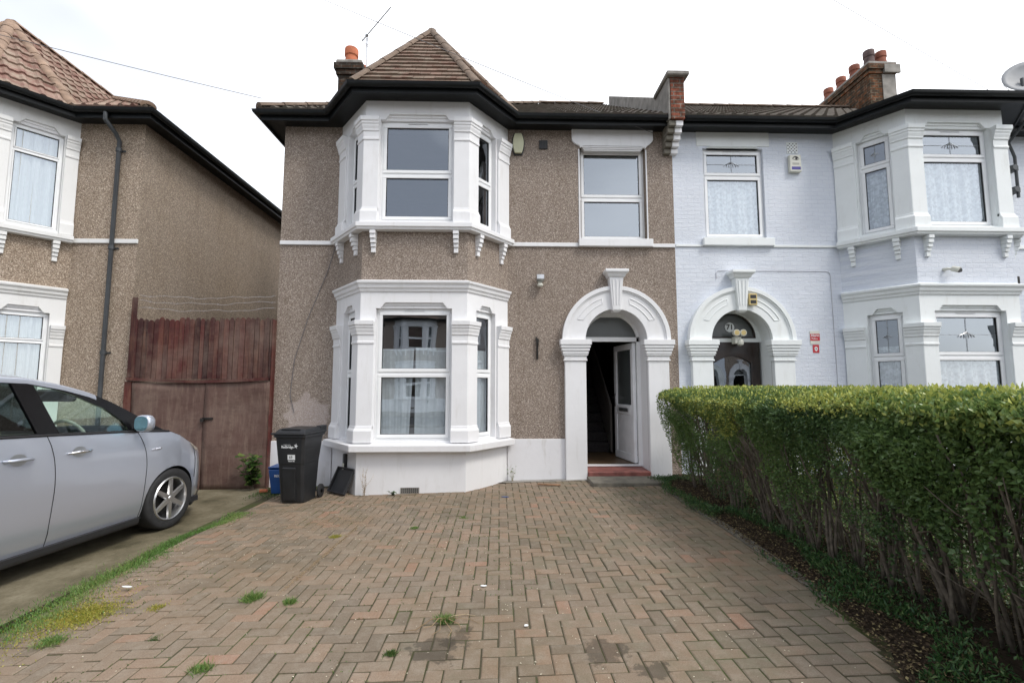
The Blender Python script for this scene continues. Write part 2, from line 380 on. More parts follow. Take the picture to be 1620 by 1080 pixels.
    def panel(s, outer, holes, depth, fn):
        """outer, holes: 2d loops (u,z); fn(u,n,z)->3d; reveals go to n=-depth."""
        loops = [outer] + holes; pts = [p for l in loops for p in l]
        tri = tessellate_polygon([[Vector((p[0], p[1], 0)) for p in l] for l in loops])
        vs = [fn(u, 0, z) for u, z in pts]; fs = [tuple(t) for t in tri]; b = len(pts); vs += [fn(u, -depth, z) for u, z in pts]; o = len(outer)
        for h in holes:
            k = len(h); fs += [(o + i, o + (i + 1) % k, b + o + (i + 1) % k, b + o + i) for i in range(k)]; o += k
        return s.add(vs, fs)
    def build(s, name, mat, parent=None, world=True, bevel=0, smooth=False, seg=1, recalc=True, ang=35):
        me = bpy.data.meshes.new(name); vs = s.v
        if parent is not None and world:
            o = wofs(parent); vs = [(x - o.x, y - o.y, z - o.z) for x, y, z in vs]
        me.from_pydata(vs, [], s.f)
        at = me.attributes.new("rnd", 'FLOAT', 'POINT'); at.data.foreach_set('value', s.r)
        if recalc:
            bm = bmesh.new(); bm.from_mesh(me); bmesh.ops.recalc_face_normals(bm, faces=bm.faces); bm.to_mesh(me); bm.free()
        ob = bpy.data.objects.new(name, me); COL.objects.link(ob)
        me.materials.append(M[mat] if isinstance(mat, str) else mat)
        if parent is not None: ob.parent = parent
        if smooth:
            me.polygons.foreach_set('use_smooth', [True] * len(me.polygons))
            if smooth == 'auto':
                bm = bmesh.new(); bm.from_mesh(me)
                for e in bm.edges:
                    if len(e.link_faces) == 2 and e.calc_face_angle(0) > R(ang): e.smooth = False
                bm.to_mesh(me); bm.free()
        if bevel:
            md = ob.modifiers.new("bevel", 'BEVEL'); md.width = bevel; md.segments = seg; md.limit_method = 'ANGLE'; md.angle_limit = R(40)
        return ob
def text_mesh(name, body, size, mat, parent, T, thick=.002, align='CENTER', shear=0, bold=0):
    cu = bpy.data.curves.new(name, 'FONT'); cu.body = body; cu.size = size; cu.extrude = thick; cu.align_x = align; cu.align_y = 'CENTER'; cu.shear = shear; cu.offset = bold
    tmp = bpy.data.objects.new(name + "_tmp", cu); COL.objects.link(tmp)
    dg = bpy.context.evaluated_depsgraph_get(); me = bpy.data.meshes.new_from_object(tmp.evaluated_get(dg)); bpy.data.objects.remove(tmp); bpy.data.curves.remove(cu)
    me.transform(T); ob = bpy.data.objects.new(name, me); COL.objects.link(ob); me.materials.clear(); me.materials.append(M[mat]); ob.parent = parent
    return ob
def kids(o): return [c for c in bpy.data.objects if c.parent == o]
def copy_tree(o, parent=None):
    c = o.copy(); COL.objects.link(c)
    if parent is not None: c.parent = parent
    for ch in kids(o): copy_tree(ch, c)
    return c
class Fr:
    """facet frame: u along wall, n outward, z up."""
    def __init__(s, a, b):
        s.a = Vector(a); d = Vector(b) - s.a; s.len = d.length; s.u = d.normalized(); s.n = Vector((s.u.y, -s.u.x))
    def __call__(s, u, n, z):
        p = s.a + s.u * u + s.n * n; return (p.x, p.y, z)
def leaves(name, mat, P, D, N, L, W, rnd, parent=None, fold=.25):
    """leaf blades: base P, direction D, normal N, length L, width W (numpy arrays)."""
    D = D / np.linalg.norm(D, axis=1, keepdims=True); S = np.cross(D, N); S /= (np.linalg.norm(S, axis=1, keepdims=True) + 1e-9); U = np.cross(S, D)
    L = L[:, None]; W = W[:, None]; k = len(P)
    V = np.stack([P, P + D * L * .45 + S * W * .5 + U * W * fold, P + D * L, P + D * L * .45 - S * W * .5 + U * W * fold], 1).reshape(-1, 3)
    i = np.arange(k)[:, None] * 4; F = np.concatenate([i + np.array([0, 1, 2]), i + np.array([0, 2, 3])], 1).reshape(-1)
    me = bpy.data.meshes.new(name); me.vertices.add(k * 4); me.vertices.foreach_set('co', V.astype(np.float32).ravel())
    me.loops.add(k * 6); me.loops.foreach_set('vertex_index', F.astype(np.int32)); me.polygons.add(k * 2)
    me.polygons.foreach_set('loop_start', np.arange(0, k * 6, 3, dtype=np.int32)); me.polygons.foreach_set('loop_total', np.full(k * 2, 3, dtype=np.int32))
    at = me.attributes.new("rnd", 'FLOAT', 'POINT'); at.data.foreach_set('value', np.repeat(rnd, 4).astype(np.float32)); me.update(); me.validate()
    o = bpy.data.objects.new(name, me); COL.objects.link(o); me.materials.append(M[mat])
    if parent is not None: o.parent = parent
    return o
def rdir(k): v = rng.normal(size=(k, 3)); return v / np.linalg.norm(v, axis=1, keepdims=True)
def xr(y): return float(np.interp(y, [1.2, 2.3, 2.58, 2.9, 3.6, 4.1, 5.2, 6.3, 7.2, 8], [1.95, 2.06, 2.12, 2.26, 2.37, 2.41, 2.46, 2.46, 2.50, 2.52]))
def gz(x): return .02 * (max(-6.5, min(4.5, x)) - 1.1)
def gza(x): return .02 * (np.clip(x, -6.5, 4.5) - 1.1)

# ------------------------------------------------------------------ ground
def sheet(name, mat, xs, ys, zoff, zf=None):
    b = MB(); zf = zf or (lambda x, y: gz(x))
    vs = [(x, y, zf(x, y) + zoff) for y in ys for x in xs]; nx = len(xs)
    fs = [(j * nx + i, j * nx + i + 1, (j + 1) * nx + i + 1, (j + 1) * nx + i) for j in range(len(ys) - 1) for i in range(nx - 1)]
    b.add(vs, fs); return tag(b.build(name, mat), kind='structure')
sheet('ground', 'far_ground', [-600, -60, -6.5, 4.5, 60, 600], [-600, -60, 0, 60, 600], -.12)
sheet('road', 'asphalt', [-70, -6.5, 4.5, 70], [-13, -4.6], -.1)
sheet('pavement', 'pavement_slab', [-70, -6.5, 4.5, 70], [-4.5, -1.6], -.02)
sheet('far_pavement', 'pavement_slab', [-70, -6.5, 4.5, 70], [-15, -13.1], -.02)
kb = MB()
for y0, y1 in ((-4.6, -4.48), (-13.12, -13.0)): kb.add([(x, y, z) for x in (-70, 70) for y in (y0, y1) for z in (-.2, .01)], [(0, 1, 3, 2), (4, 6, 7, 5), (0, 4, 5, 1), (2, 3, 7, 6), (1, 5, 7, 3)])
tag(kb.build('kerb', 'cement'), kind='structure')
sheet('concrete_drive', 'drive_concrete', [-6.5, -5, -4, -3.41], [-1.6, 2, 5, 8.4, 16], -.01)
sheet('neighbour_yard', 'soil', [3.3, 4.5, 12], [-1.6, 4, 8.3], -.03)
sheet('left_yard', 'drive_concrete', [-16, -11, -6.5], [-1.6, 4, 8.3], -.02)
b = MB(); ys_ = list(np.linspace(-1.6, 8.3, 45)); vs = []
for y in ys_:
    e_ = xr(y) + (.06 if y > 3.5 else -.01)
    for x, h in ((e_ - .03, -.03), (e_ + .02, .004), (e_ + .12, .015), (2.9, .03), (3.3, .02), (3.9, -.005)): vs.append((x, y, gz(x) + h + .008 * math.sin(x * 19 + y * 13)))
b.add(vs, [(j * 6 + i, j * 6 + i + 1, (j + 1) * 6 + i + 1, (j + 1) * 6 + i) for j in range(44) for i in range(5)]); tag(b.build('soil_bed', 'soil', smooth=True), kind='structure')
sheet('grass_verge_soil', 'soil', [-3.43, -3.38, -3.33], [-1.6, 1, 3, 5, 6.4], -.002)
# joint bed
sheet('wall_skirting', 'cement', [-.2, 1, 2.6], [8.0, 8.3], .003)
def undul(x, y): return .008 * math.sin(x * 1.7 + 1) * math.sin(y * 1.3) + .005 * math.sin(x * 3.1 + y * 2.3) - .02 * math.exp(-((x + .3) ** 2 + (y - 3.1) ** 2) / .08) * .3
sheet('paving_bed', 'joint_sand', list(np.linspace(-3.5, 2.52, 50)), list(np.linspace(-1.6, 8.3, 70)), -.007, lambda x, y: gz(x) + undul(x, y))
b = MB(); p = .1025
def brick(b, x0, x1, y0, y1):
    g = .0042; cx, cy = (x0 + x1) / 2, (y0 + y1) / 2; a = random.gauss(0, .006); ca, sa = math.cos(a), math.sin(a)
    hx, hy = (x1 - x0) / 2 - g, (y1 - y0) / 2 - g; lift = random.gauss(0, .0014); tx, ty = random.gauss(0, .006), random.gauss(0, .006); dx, dy = random.gauss(0, .0012), random.gauss(0, .0012)
    z0 = gz(cx) + undul(cx, cy) + lift; vs = []
    for inset, dz in ((0, -.05), (0, -.005), (.007, 0)):
        for sx, sy in ((-1, -1), (1, -1), (1, 1), (-1, 1)):
            ux, uy = sx * (hx - inset), sy * (hy - inset)
            vs.append((cx + dx + ux * ca - uy * sa, cy + dy + ux * sa + uy * ca, z0 + dz + ux * tx + uy * ty + .02 * (ux)))
    fs = [(8, 9, 10, 11)]
    for k in (0, 4):
        for i in range(4): j = (i + 1) % 4; fs.append((k + i, k + j, k + 4 + j, k + 4 + i))
    b.add(vs, fs, min(1, max(0, random.betavariate(2, 2.6) + .12 * math.sin(cx * 2.3) * math.sin(cy * 1.9 + 2))))
XL, YN, YF = -3.34, -1.3, 8.15
for i in range(-36, 30):
    for j in range(-14, 84):
        k = (i + j) % 4
        if k == 0: c = (i * p, (i + 2) * p, j * p, (j + 1) * p)
        elif k == 2: c = (i * p, (i + 1) * p, j * p, (j + 2) * p)
        else: continue
        # ragged left edge beside the grass
        XR = xr((c[2] + c[3]) / 2) - .045
        if c[1] < XL + .02 or c[0] > XR - .02 or c[2] < YN or c[3] > YF: continue
        c = (max(c[0], XL), min(c[1], XR), c[2], c[3])
        mx_, my_ = (c[0] + c[1]) / 2, (c[2] + c[3]) / 2
        if my_ > 8.08 or (my_ > 7.55 and mx_ > 1.5): continue
        brick(b, *c)
for j in range(-12, 75): brick(b, 2.41, 2.515, j * .1075, (j + 1) * .1075) if False else None
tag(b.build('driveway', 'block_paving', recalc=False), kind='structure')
b = MB()
for j in range(8):
    y0 = 3.55 + j * .57 + random.gauss(0, .01); a_, c_ = xr(y0), xr(y0 + .56); zt_ = gz(2.45) + .010 + random.gauss(0, .005)
    b.hexa([(a_ - .04, y0, zt_ - .15), (a_ + .05, y0, zt_ - .15), (c_ + .05, y0 + .56, zt_ - .15), (c_ - .04, y0 + .56, zt_ - .15), (a_ - .04, y0, zt_), (a_ + .05, y0, zt_), (c_ + .05, y0 + .56, zt_), (c_ - .04, y0 + .56, zt_)])
tag(b.build('bed_kerb', 'slab', bevel=.008), kind='structure')

# ------------------------------------------------------------------ roofs
def tiles(b, poly, course, roll, rh, lift):
    P = [Vector(q) for q in poly]; a = (P[1] - P[0]).normalized(); n = a.cross((P[2] - P[0])).normalized()
    if n.z < 0: n = -n
    up = n.cross(a).normalized()
    if up.z < 0: up = -up
    pl = [((q - P[0]).dot(a), (q - P[0]).dot(up)) for q in P]; bmax = max(q[1] for q in pl)
    if up.z < 0: up = -up
    def rngb(y):
        xs = []
        for i in range(len(pl)):
            (x0, y0), (x1, y1) = pl[i], pl[(i + 1) % len(pl)]
            if abs(y1 - y0) < 1e-6:
                if abs(y - y0) < 1e-6: xs += [x0, x1]
            elif min(y0, y1) - 1e-6 <= y <= max(y0, y1) + 1e-6: xs.append(x0 + (x1 - x0) * (y - y0) / (y1 - y0))
        return (min(xs), max(xs)) if xs else None
    nk = int(math.ceil(bmax / course)); sub = 6 if rh else 1
    for k in range(nk):
        y0 = k * course; y1 = min(y0 + course, bmax); r0 = rngb(min(y0 + 1e-5, bmax)); r1 = rngb(y1 - 1e-5)
        if not r0 or not r1: continue
        lo, hi = min(r0[0], r1[0]), max(r0[1], r1[1]); st = roll / sub if rh else roll
        off = (k % 2) * roll / 2 if not rh else 0
        j0 = int(math.floor((lo - off) / st)); j1 = int(math.ceil((hi - off) / st)); xs = [j * st + off for j in range(j0, j1 + 1)]
        if rh:
            def hgt(x): t = (x / roll) % 1; return rh * (max(0, math.sin(t * 2 * math.pi)) ** .7 if t < .5 else -.0) 
            rows = []
            for yy, rr, ex in ((y0, r0, 0), (y0, r0, 1), (y1, r1, 2)):
                rows.append([P[0] + a * min(max(x, rr[0]), rr[1]) + up * yy + n * ((0, lift + hgt(x), hgt(x) * .9 + .004)[ex]) for x in xs])
            m = len(xs); vs = [tuple(q) for r_ in rows for q in r_]
            b.add(vs, [(t * m + i, t * m + i + 1, (t + 1) * m + i + 1, (t + 1) * m + i) for t in range(2) for i in range(m - 1)])
            tr = [random.random() for _ in range(m // sub + 2)]
            b.r[-len(vs):] = [tr[i // sub] for _ in range(3) for i in range(m)]
        else:
            for i in range(len(xs) - 1):
                q = []; g = .003
                e = [max(xs[i] + g, r0[0]), min(xs[i + 1] - g, r0[1])]; f = [max(xs[i] + g, r1[0]), min(xs[i + 1] - g, r1[1])]
                if e[1] - e[0] < .005 and f[1] - f[0] < .005: continue
                if e[0] > e[1]: e = [min(max(xs[i], r0[0]), r0[1])] * 2
                if f[0] > f[1]: f = [min(max(xs[i], r1[0]), r1[1])] * 2
                l2 = lift * random.uniform(.85, 1.2)
                vs = [P[0] + a * e[0] + up * y0, P[0] + a * e[1] + up * y0, P[0] + a * e[1] + up * y0 + n * l2, P[0] + a * e[0] + up * y0 + n * l2,
                      P[0] + a * f[0] + up * y1 + n * .004, P[0] + a * f[1] + up * y1 + n * .004]
                b.add([tuple(v) for v in vs], [(0, 1, 2, 3), (3, 2, 5, 4), (0, 3, 4), (1, 5, 2)])
def tiles2(b, D, Pk, Rb, course, roll, rh, lift, sg):
    # side slope of the bay roof: hangs from the ridge Pk-Rb down to the valley D-Rb and the hip D-Pk
    D, Pk, Rb = Vector(D), Vector(Pk), Vector(Rb); a = (Rb - Pk).normalized(); n = a.cross(D - Pk).normalized()
    if n.z < 0: n = -n
    up = n.cross(a).normalized(); up = up if up.z > 0 else -up
    d0 = (D - Pk).dot(a); L = (Rb - Pk).length; h = -(D - Pk).dot(up); base = Pk - up * h; nk = int(math.ceil(h / course)); sub = 6 if rh else 1; st = (roll / sub) if rh else roll
    def hg(x): t = (x / roll) % 1; return rh * max(0, math.sin(t * 2 * math.pi)) ** .7 if (rh and t < .5) else 0
    for k in range(nk):
        y0, y1 = k * course, min((k + 1) * course, h); r0 = (d0 * (1 - y0 / h), d0 + (L - d0) * y0 / h); r1 = (d0 * (1 - y1 / h), d0 + (L - d0) * y1 / h)
        lo, hi = min(r0[0], r1[0]), max(r0[1], r1[1]); xs = [lo + st * j for j in range(int((hi - lo) / st) + 2)]; rows = []
        for yy, rr, ex in ((y0, r0, 0), (y0, r0, 1), (y1, r1, 2)): rows.append([base + a * min(max(x, rr[0]), rr[1]) + up * yy + n * ((0, lift + hg(x), hg(x) * .9 + .004)[ex]) for x in xs])
        m = len(xs); b.add([tuple(q) for r_ in rows for q in r_], [(t * m + i, t * m + i + 1, (t + 1) * m + i + 1, (t + 1) * m + i) for t in range(2) for i in range(m - 1)])
        tr = [random.random() for _ in range(m // sub + 2)]; b.r[-3 * m:] = [tr[i // sub] for _ in range(3) for i in range(m)]
def ridge(b, a, c, r=.11, seg=.42):
    a, c = Vector(a), Vector(c); d = c - a; L = d.length; d.normalize(); n = max(1, int(L / seg)); side = d.cross(Vector((0, 0, 1))).normalized(); up = side.cross(d)
    for i in range(n):
        p0 = a + d * (L * i / n); p1 = a + d * (L * (i + 1) / n - .012); vs = []
        for pp, rr in ((p0, r * 1.06), (p1, r * .96)):
            for k in range(9):
                t = math.pi * k / 8; vs.append(tuple(pp + side * math.cos(t) * rr + up * (math.sin(t) * rr * .75 - .02)))
        for pp, rr in ((p0, r * .8), (p1, r * .75)):
            for k in range(9):
                t = math.pi * k / 8; vs.append(tuple(pp + side * math.cos(t) * rr + up * (math.sin(t) * rr * .7 - .05)))
        fs = [(k, k + 1, 9 + k + 1, 9 + k) for k in range(8)] + [(k, k + 1, 18 + k + 1, 18 + k) for k in range(8)] + [(9 + k, 9 + k + 1, 27 + k + 1, 27 + k) for k in range(8)]
        b.add(vs, fs)

# ------------------------------------------------------------------ windows
def shoulder(u0, u1, z0, z1, h=.09):
    return [(u0, z0), (u1, z0), (u1, z1), (u1 - .07, z1), (u1 - .14, z1 + h), (u0 + .14, z1 + h), (u0 + .07, z1), (u0, z1)]
def window(house, fr, u0, u1, z0, z1, zt, n0=-.09, style='clear', ho=.09, vent=True, sash_rail=.052):
    """outer frame + two sashes (the transom at zt), panes, trickle vent, leaded motif"""
    def T(u, n, z): return fr(u, n0 + n, z)
    f = .05; b = MB(); b.T = T
    b.box(u0, u1, -.06, 0, z0, z0 + f); b.box(u0, u1, -.06, 0, z1 - f - .005, z1); b.box(u0, u0 + f, -.06, 0, z0 + f, z1 - f - .005); b.box(u1 - f, u1, -.06, 0, z0 + f, z1 - f - .005); b.box(u0 + f, u1 - f, -.06, 0, zt - .025, zt + .025)
    wo = b.build('window', 'upvc', house, bevel=.006, seg=2)
    if ho:
        b = MB(); b.T = T; b.box(u0 + .005, u1 - .005, -.03, .04, z1 + .002, z1 + .05); b.box(u0 + .06, u1 - .06, -.07, .055, z1 + .0505, z1 + ho + .002)
        b.build('head_moulding', 'cream_paint' if style == 'lead' else 'white_paint', house, bevel=.004)
    for (a0, a1, kind) in ((z0 + f, zt - .025, 'low'), (zt + .025, z1 - f - .005, 'top')):
        s = sash_rail; b = MB(); b.T = T; e = .003; x0, x1 = u0 + f - .012, u1 - f + .012; y0, y1 = a0 - .01, a1 + .01
        b.box(x0, x1, -.045, .018, y0, y0 + s); b.box(x0, x1, -.045, .018, y1 - s, y1); b.box(x0, x0 + s, -.045, .018, y0 + s, y1 - s); b.box(x1 - s, x1, -.045, .018, y0 + s, y1 - s)
        b.build('sash', 'upvc', wo, bevel=.007, seg=2)
        b = MB(); b.T = T; b.add([(x0 + s - .005, -.015, y0 + s - .005), (x1 - s + .005, -.015, y0 + s - .005), (x1 - s + .005, -.015, y1 - s + .005), (x0 + s - .005, -.015, y1 - s + .005)], [(0, 1, 2, 3)])
        b.build('pane', 'glass', wo, recalc=False)
        b = MB(); b.T = T; g = .006
        for q in ((x0 + s - g, x1 - s + g, y0 + s - g, y0 + s), (x0 + s - g, x1 - s + g, y1 - s, y1 - s + g), (x0 + s - g, x0 + s, y0 + s, y1 - s), (x1 - s, x1 - s + g, y0 + s, y1 - s)): pass
        for q in ((x0 + s, x1 - s, y0 + s, y0 + s + g), (x0 + s, x1 - s, y1 - s - g, y1 - s), (x0 + s, x0 + s + g, y0 + s, y1 - s), (x1 - s - g, x1 - s, y0 + s, y1 - s)): b.box(q[0], q[1], -.02, .004, q[2], q[3])
        b.build('gasket', 'rubber', wo)
        if style == 'lead' and kind == 'top':
            b = MB(); b.T = T; c = (u0 + u1) / 2; zc = (y0 + y1) / 2; n_ = -.008; hw = (x1 - x0) / 2 - s
            b.tube([(c, n_, y0 + s), (c, n_, y1 - s)], .003, 5); b.tube([(x0 + s, n_, zc), (c - .13, n_, zc)], .003, 5); b.tube([(c + .13, n_, zc), (x1 - s, n_, zc)], .003, 5)
            k = min(1, hw / .35) * .8
            for sg in (-1, 1):
                for (w_, h_) in ((.17, .05), (.11, .075), (.05, .09)):
                    b.tube([(c + sg * k * w_ * math.sin(t * math.pi / 2) * (1 if t < 1.01 else 1), n_, zc - .03 * k + h_ * k * math.cos(t * math.pi / 2 * 1.25)) for t in [i / 6 for i in range(7)]], .005, 5)
            b.tube([(c - .02, n_, zc - .05), (c, n_, zc - .02), (c + .02, n_, zc - .05), (c, n_, zc - .085), (c - .02, n_, zc - .05)], .004, 5)
            b.build('leaded_motif', 'metal_grey', wo)
    if vent:
        c = (u0 + u1) / 2; b = MB(); b.T = T; b.box(c - .16, c + .16, .001, .016, z1 - .034, z1 - .02); b.build('trickle_vent', 'upvc', wo, bevel=.003)
        b = MB(); b.T = T; b.box(c - .15, c + .15, .0165, .018, z1 - .0338, z1 - .0315); b.build('vent_slot', 'dark_metal', wo)
    return wo
def curtain(fr, u0, u1, z0, z1, n, mat, label, amp=.015, freq=14, tuck=0, name='net_curtain', group='net curtains in the windows', sag=0):
    b = MB(); nu, nz = 60, 10; vs = []
    ph = random.random() * 6; fq = [(random.uniform(.35, .6), random.uniform(0, 6)), (random.uniform(.8, 1.2), random.uniform(0, 6)), (random.uniform(1.7, 2.6), random.uniform(0, 6))]
    for j in range(nz + 1):
        t = j / nz
        for i in range(nu + 1):
            s = i / nu; u = u0 + (u1 - u0) * s + tuck * (1 - t) * (s - .5) * -1
            vs.append(fr(u, n + amp * (.75 * math.sin(s * freq * fq[0][0] * (u1 - u0) * 4 + fq[0][1] + .6 * math.sin(t * 2 + s * 7)) + .55 * math.sin(s * freq * fq[1][0] * (u1 - u0) * 4 + fq[1][1] + t * .8) + .3 * math.sin(s * freq * fq[2][0] * (u1 - u0) * 4 + fq[2][1] - t)), z0 + (z1 - z0) * t + sag * math.sin(s * math.pi) * t))
    m = nu + 1; b.add(vs, [(j * m + i, j * m + i + 1, (j + 1) * m + i + 1, (j + 1) * m + i) for j in range(nz) for i in range(nu)])
    hem = b; 
    o = b.build(name, mat, None, smooth=True, recalc=False); tag(o, label, 'net curtain', group); return o

# ------------------------------------------------------------------ house pieces
YW, YB = 8.2, 7.38; HF, HR = .82, 1.46
def baypath(cx, ext=0): return [(cx - HR, YW), (cx - HF, YB), (cx + HF, YB), (cx + HR, YW)]
def bay(house, cx, wallmat, paintm, style, left=True, tall=True, tilemat='brown_tile', ridgem='ridge_tile', wr=.70, zts=None, sash_rail=.052, groot=.03):
    P = baypath(cx); fr = [Fr(P[i], P[i + 1]) for i in range(3)]; L = fr[0].len; out = {}
    wl = .22
    spans = [(L - wr, L - wl), (.235, 1.64 - .235), (wl, wr)]
    # walls
    for nm, z0, z1, mat, win in (('bay_wall', -.3, 3.0, paintm, (.72, 2.74)), ('bay_wall', 3.0, 3.97, wallmat, None), ('bay_wall', 3.97, 6.16, paintm, (4.13, 5.79))):
        b = MB()
        for i, f in enumerate(fr):
            u0, u1 = spans[i]; holes = [shoulder(u0, u1, win[0], win[1])] if win else []
            b.panel([(0, z0), (f.len, z0), (f.len, z1), (0, z1)], holes, .14, f)
        b.build(nm, mat, house, recalc=False)
    for i, f in enumerate(fr):
        u0, u1 = spans[i]
        window(house, f, u0, u1, .72, 2.74, zts[0] if zts else 1.745 if style != 'lead' else 2.02, style=style, vent=i == 1, sash_rail=sash_rail)
        window(house, f, u0, u1, 4.13, 5.79, zts[1] if zts else 4.92 if style != 'lead' else 5.30, style=style, vent=i == 1, sash_rail=sash_rail)
    # pilasters: at each corner wrapping round, and at each root
    def pt(i, u): p_ = fr[i](u, 0, 0); return (p_[0], p_[1])
    cor = [[pt(0, spans[0][1] + .005), P[1], pt(1, spans[1][0] - .005)], [pt(1, spans[1][1] + .005), P[2], pt(2, spans[2][0] - .005)], [pt(0, .0), pt(0, spans[0][0] - groot)], [pt(2, spans[2][1] + groot), pt(2, fr[2].len)]]
    for zb, zc, zt in ((.70, 2.20, 2.54), (4.08, 5.44, 5.79)):
        for c in cor:
            b = MB(); b.sweep(c, [(-.02, zb + .2), (.035, zb + .2), (.035, zc), (-.02, zc)]); pl = b.build('pilaster', paintm, house, bevel=.006)
            b = MB(); b.sweep(c, [(-.02, zb), (.075, zb), (.075, zb + .175), (.068, zb + .19), (.05, zb + .215), (.045, zb + .245), (-.02, zb + .245)]); b.build('pilaster_base', paintm, pl, bevel=.004)
            b = MB(); h = zt - zc
            b.sweep(c, [(-.02, zc - .012), (.048, zc - .012), (.05, zc + .02), (.04, zc + .03), (.042, zc + h * .36), (.058, zc + h * .38), (.06, zc + h * .46), (.075, zc + h * .58), (.078, zc + h * .66), (.09, zc + h * .69), (.092, zc + h * .78), (.108, zc + h * .81), (.112, zt), (-.02, zt)])
            b.build('capital', paintm, pl, bevel=.003)
    # cornice, sills
    b = MB(); b.sweep(P, [(-.05, 3.0), (.02, 3.0), (.03, 3.04), (.05, 3.055), (.06, 3.1), (.085, 3.125), (.09, 3.155), (-.05, 3.2)]); b.build('cornice', paintm, house, bevel=.003)
    b = MB(); b.sweep(P, [(-.05, .57), (.15, .575), (.155, .675), (-.05, .70)]); b.build('bay_sill', paintm, house, bevel=.01, seg=2)
    b = MB(); b.sweep(P, [(-.05, 3.95), (.12, 3.95), (.13, 3.985), (.15, 3.99), (.15, 4.06), (-.05, 4.08)]); b.build('bay_sill', paintm, house, bevel=.006, seg=2)
    for i, us in ((0, (.2, .82)), (1, (.18, 1.46)), (2, (.22, .84))):
        for u in us:
            b = MB(); f = fr[i]
            b.T = f; y = 3.948
            for k, (n_, h) in enumerate(((.12, .06), (.105, .07), (.085, .065), (.06, .06), (.04, .085))):
                y -= h; b.box(u - .045 + .003 * k, u + .045 - .003 * k, -.01, n_, y, y + h - .006); b.box(u - .04 + .003 * k, u + .04 - .003 * k, -.01, n_ - .015, y + h - .0065, y + h)
            b.build('sill_bracket', paintm, house, bevel=.004)
    return fr, spans
def eaves(house, path, gut=True, n1=.30):
    b = MB(); b.sweep(path, [(-.02, 6.10), (.27, 6.09), (.27, 6.05), (.29, 6.05), (.29, 6.18), (-.02, 6.18)]); b.build('soffit', 'black_paint', house, bevel=.003)
    b = MB(); prof = [(.292, 6.19)] + [(.345 + .052 * math.cos(t), 6.178 - .062 * math.sin(t)) for t in [math.pi * (1 - k / 8) for k in range(9)]] + [(.402, 6.19), (.392, 6.19), (.345, 6.125), (.30, 6.19)]
    b.sweep(path, prof); b.build('gutter', 'black_paint', house, smooth='auto')
SL = .64
def ezs(y): return 6.20 + SL * (y - 7.83)
def bayroof(house, cx, tall, tm, rm, course, roll, rh, lift, ax=0):
    e = .33; t26 = math.tan(R(26)); B = Vector((cx - HF - e * .485, YB - e, 6.18)); C = Vector((cx + HF + e * .485, YB - e, 6.18)); D = Vector((cx + HR + e * .49, YW - e, 6.18)); A = Vector((cx - HR - e * .49, YW - e, 6.18))
    if tall:
        za = 8.36; Pk = Vector((cx + ax, 8.74, za)); Rb = Vector((cx + ax, 7.83 + (za - 6.20) / SL, za))
        b = MB()
        for poly in ([B, C, Pk], [C, D, Pk], [A, B, Pk]): tiles(b, poly, course, roll, rh, lift)
        tiles2(b, D, Pk, Rb, course, roll, rh, lift, 1); tiles2(b, A, Pk, Rb, course, roll, rh, lift, -1)
        r = b.build('bay_roof', tm, house, recalc=False)
        b = MB(); up = Vector((0, 0, .035))
        rr_ = .08 if rh == 0 else .09
        for q in (B, C, A, D): ridge(b, q + up, Pk + up, rr_)
        ridge(b, Pk + up, Rb + up, rr_); b.build('ridge_tiles', rm, r, smooth='auto')
    else:
        za = 6.45; Pk = Vector((cx, 8.6, za)); b = MB()
        for q_ in (A, B, C, D): q_.z = 6.12
        for poly in ([B, C, Pk], [C, D, Pk], [A, B, Pk]): tiles(b, poly, course, roll, rh, lift)
        b.add([tuple(v) for v in (D, (cx, 9.2, za), Pk)], [(0, 1, 2)]); b.add([tuple(v) for v in (A, (cx, 9.2, za), Pk)], [(0, 1, 2)])
        r = b.build('bay_roof', tm, house, recalc=False)
        b = MB(); up = Vector((0, 0, .06))
        for q in (B, C, A, D): ridge(b, q + up * .9, q + (Pk - q) * .3 + Vector((0, 0, .12)), .08)
        b.build('ridge_tiles', 'cement', r, smooth='auto')
def mainroof(house, x0, x1, hipl, hipr, tm, rm):
    yb, yr = 7.83, 13.1; zr = ezs(yr); e = .3; ye = 2 * yr - yb
    xa = x0 - (e if hipl else 0); xb = x1 + (e if hipr else 0); ra = x0 + (4.9 if hipl else 0); rb = x1 - (4.9 if hipr else 0)
    if ra > rb: ra = rb = (x0 + x1) / 2
    b = MB(); tiles(b, [(xa, yb, 6.20), (xb, yb, 6.20), (rb, yr, zr), (ra, yr, zr)], .32, .2, .03, .03)
    b.add([(xa, ye, 6.20), (xb, ye, 6.20), (rb, yr, zr), (ra, yr, zr)], [(0, 1, 2, 3)])
    if hipl: tiles(b, [(xa, ye, 6.20), (xa, yb, 6.20), (ra, yr, zr)], .32, .2, .03, .03)
    if hipr: tiles(b, [(xb, yb, 6.20), (xb, ye, 6.20), (rb, yr, zr)], .32, .2, .03, .03)
    r = b.build('roof', tm, house, recalc=False)
    b = MB(); ridge(b, (ra, yr, zr + .05), (rb, yr, zr + .05))
    if hipl: ridge(b, (xa, yb, 6.24), (ra, yr, zr + .05))
    if hipr: ridge(b, (xb, yb, 6.24), (rb, yr, zr + .05))
    b.build('ridge_tiles', rm, r, smooth='auto')
def arc(cx, cz, r, a0, a1, n): return [(cx + r * math.cos(R(a0 + (a1 - a0) * i / n)), cz + r * math.sin(R(a0 + (a1 - a0) * i / n))) for i in range(n + 1)]
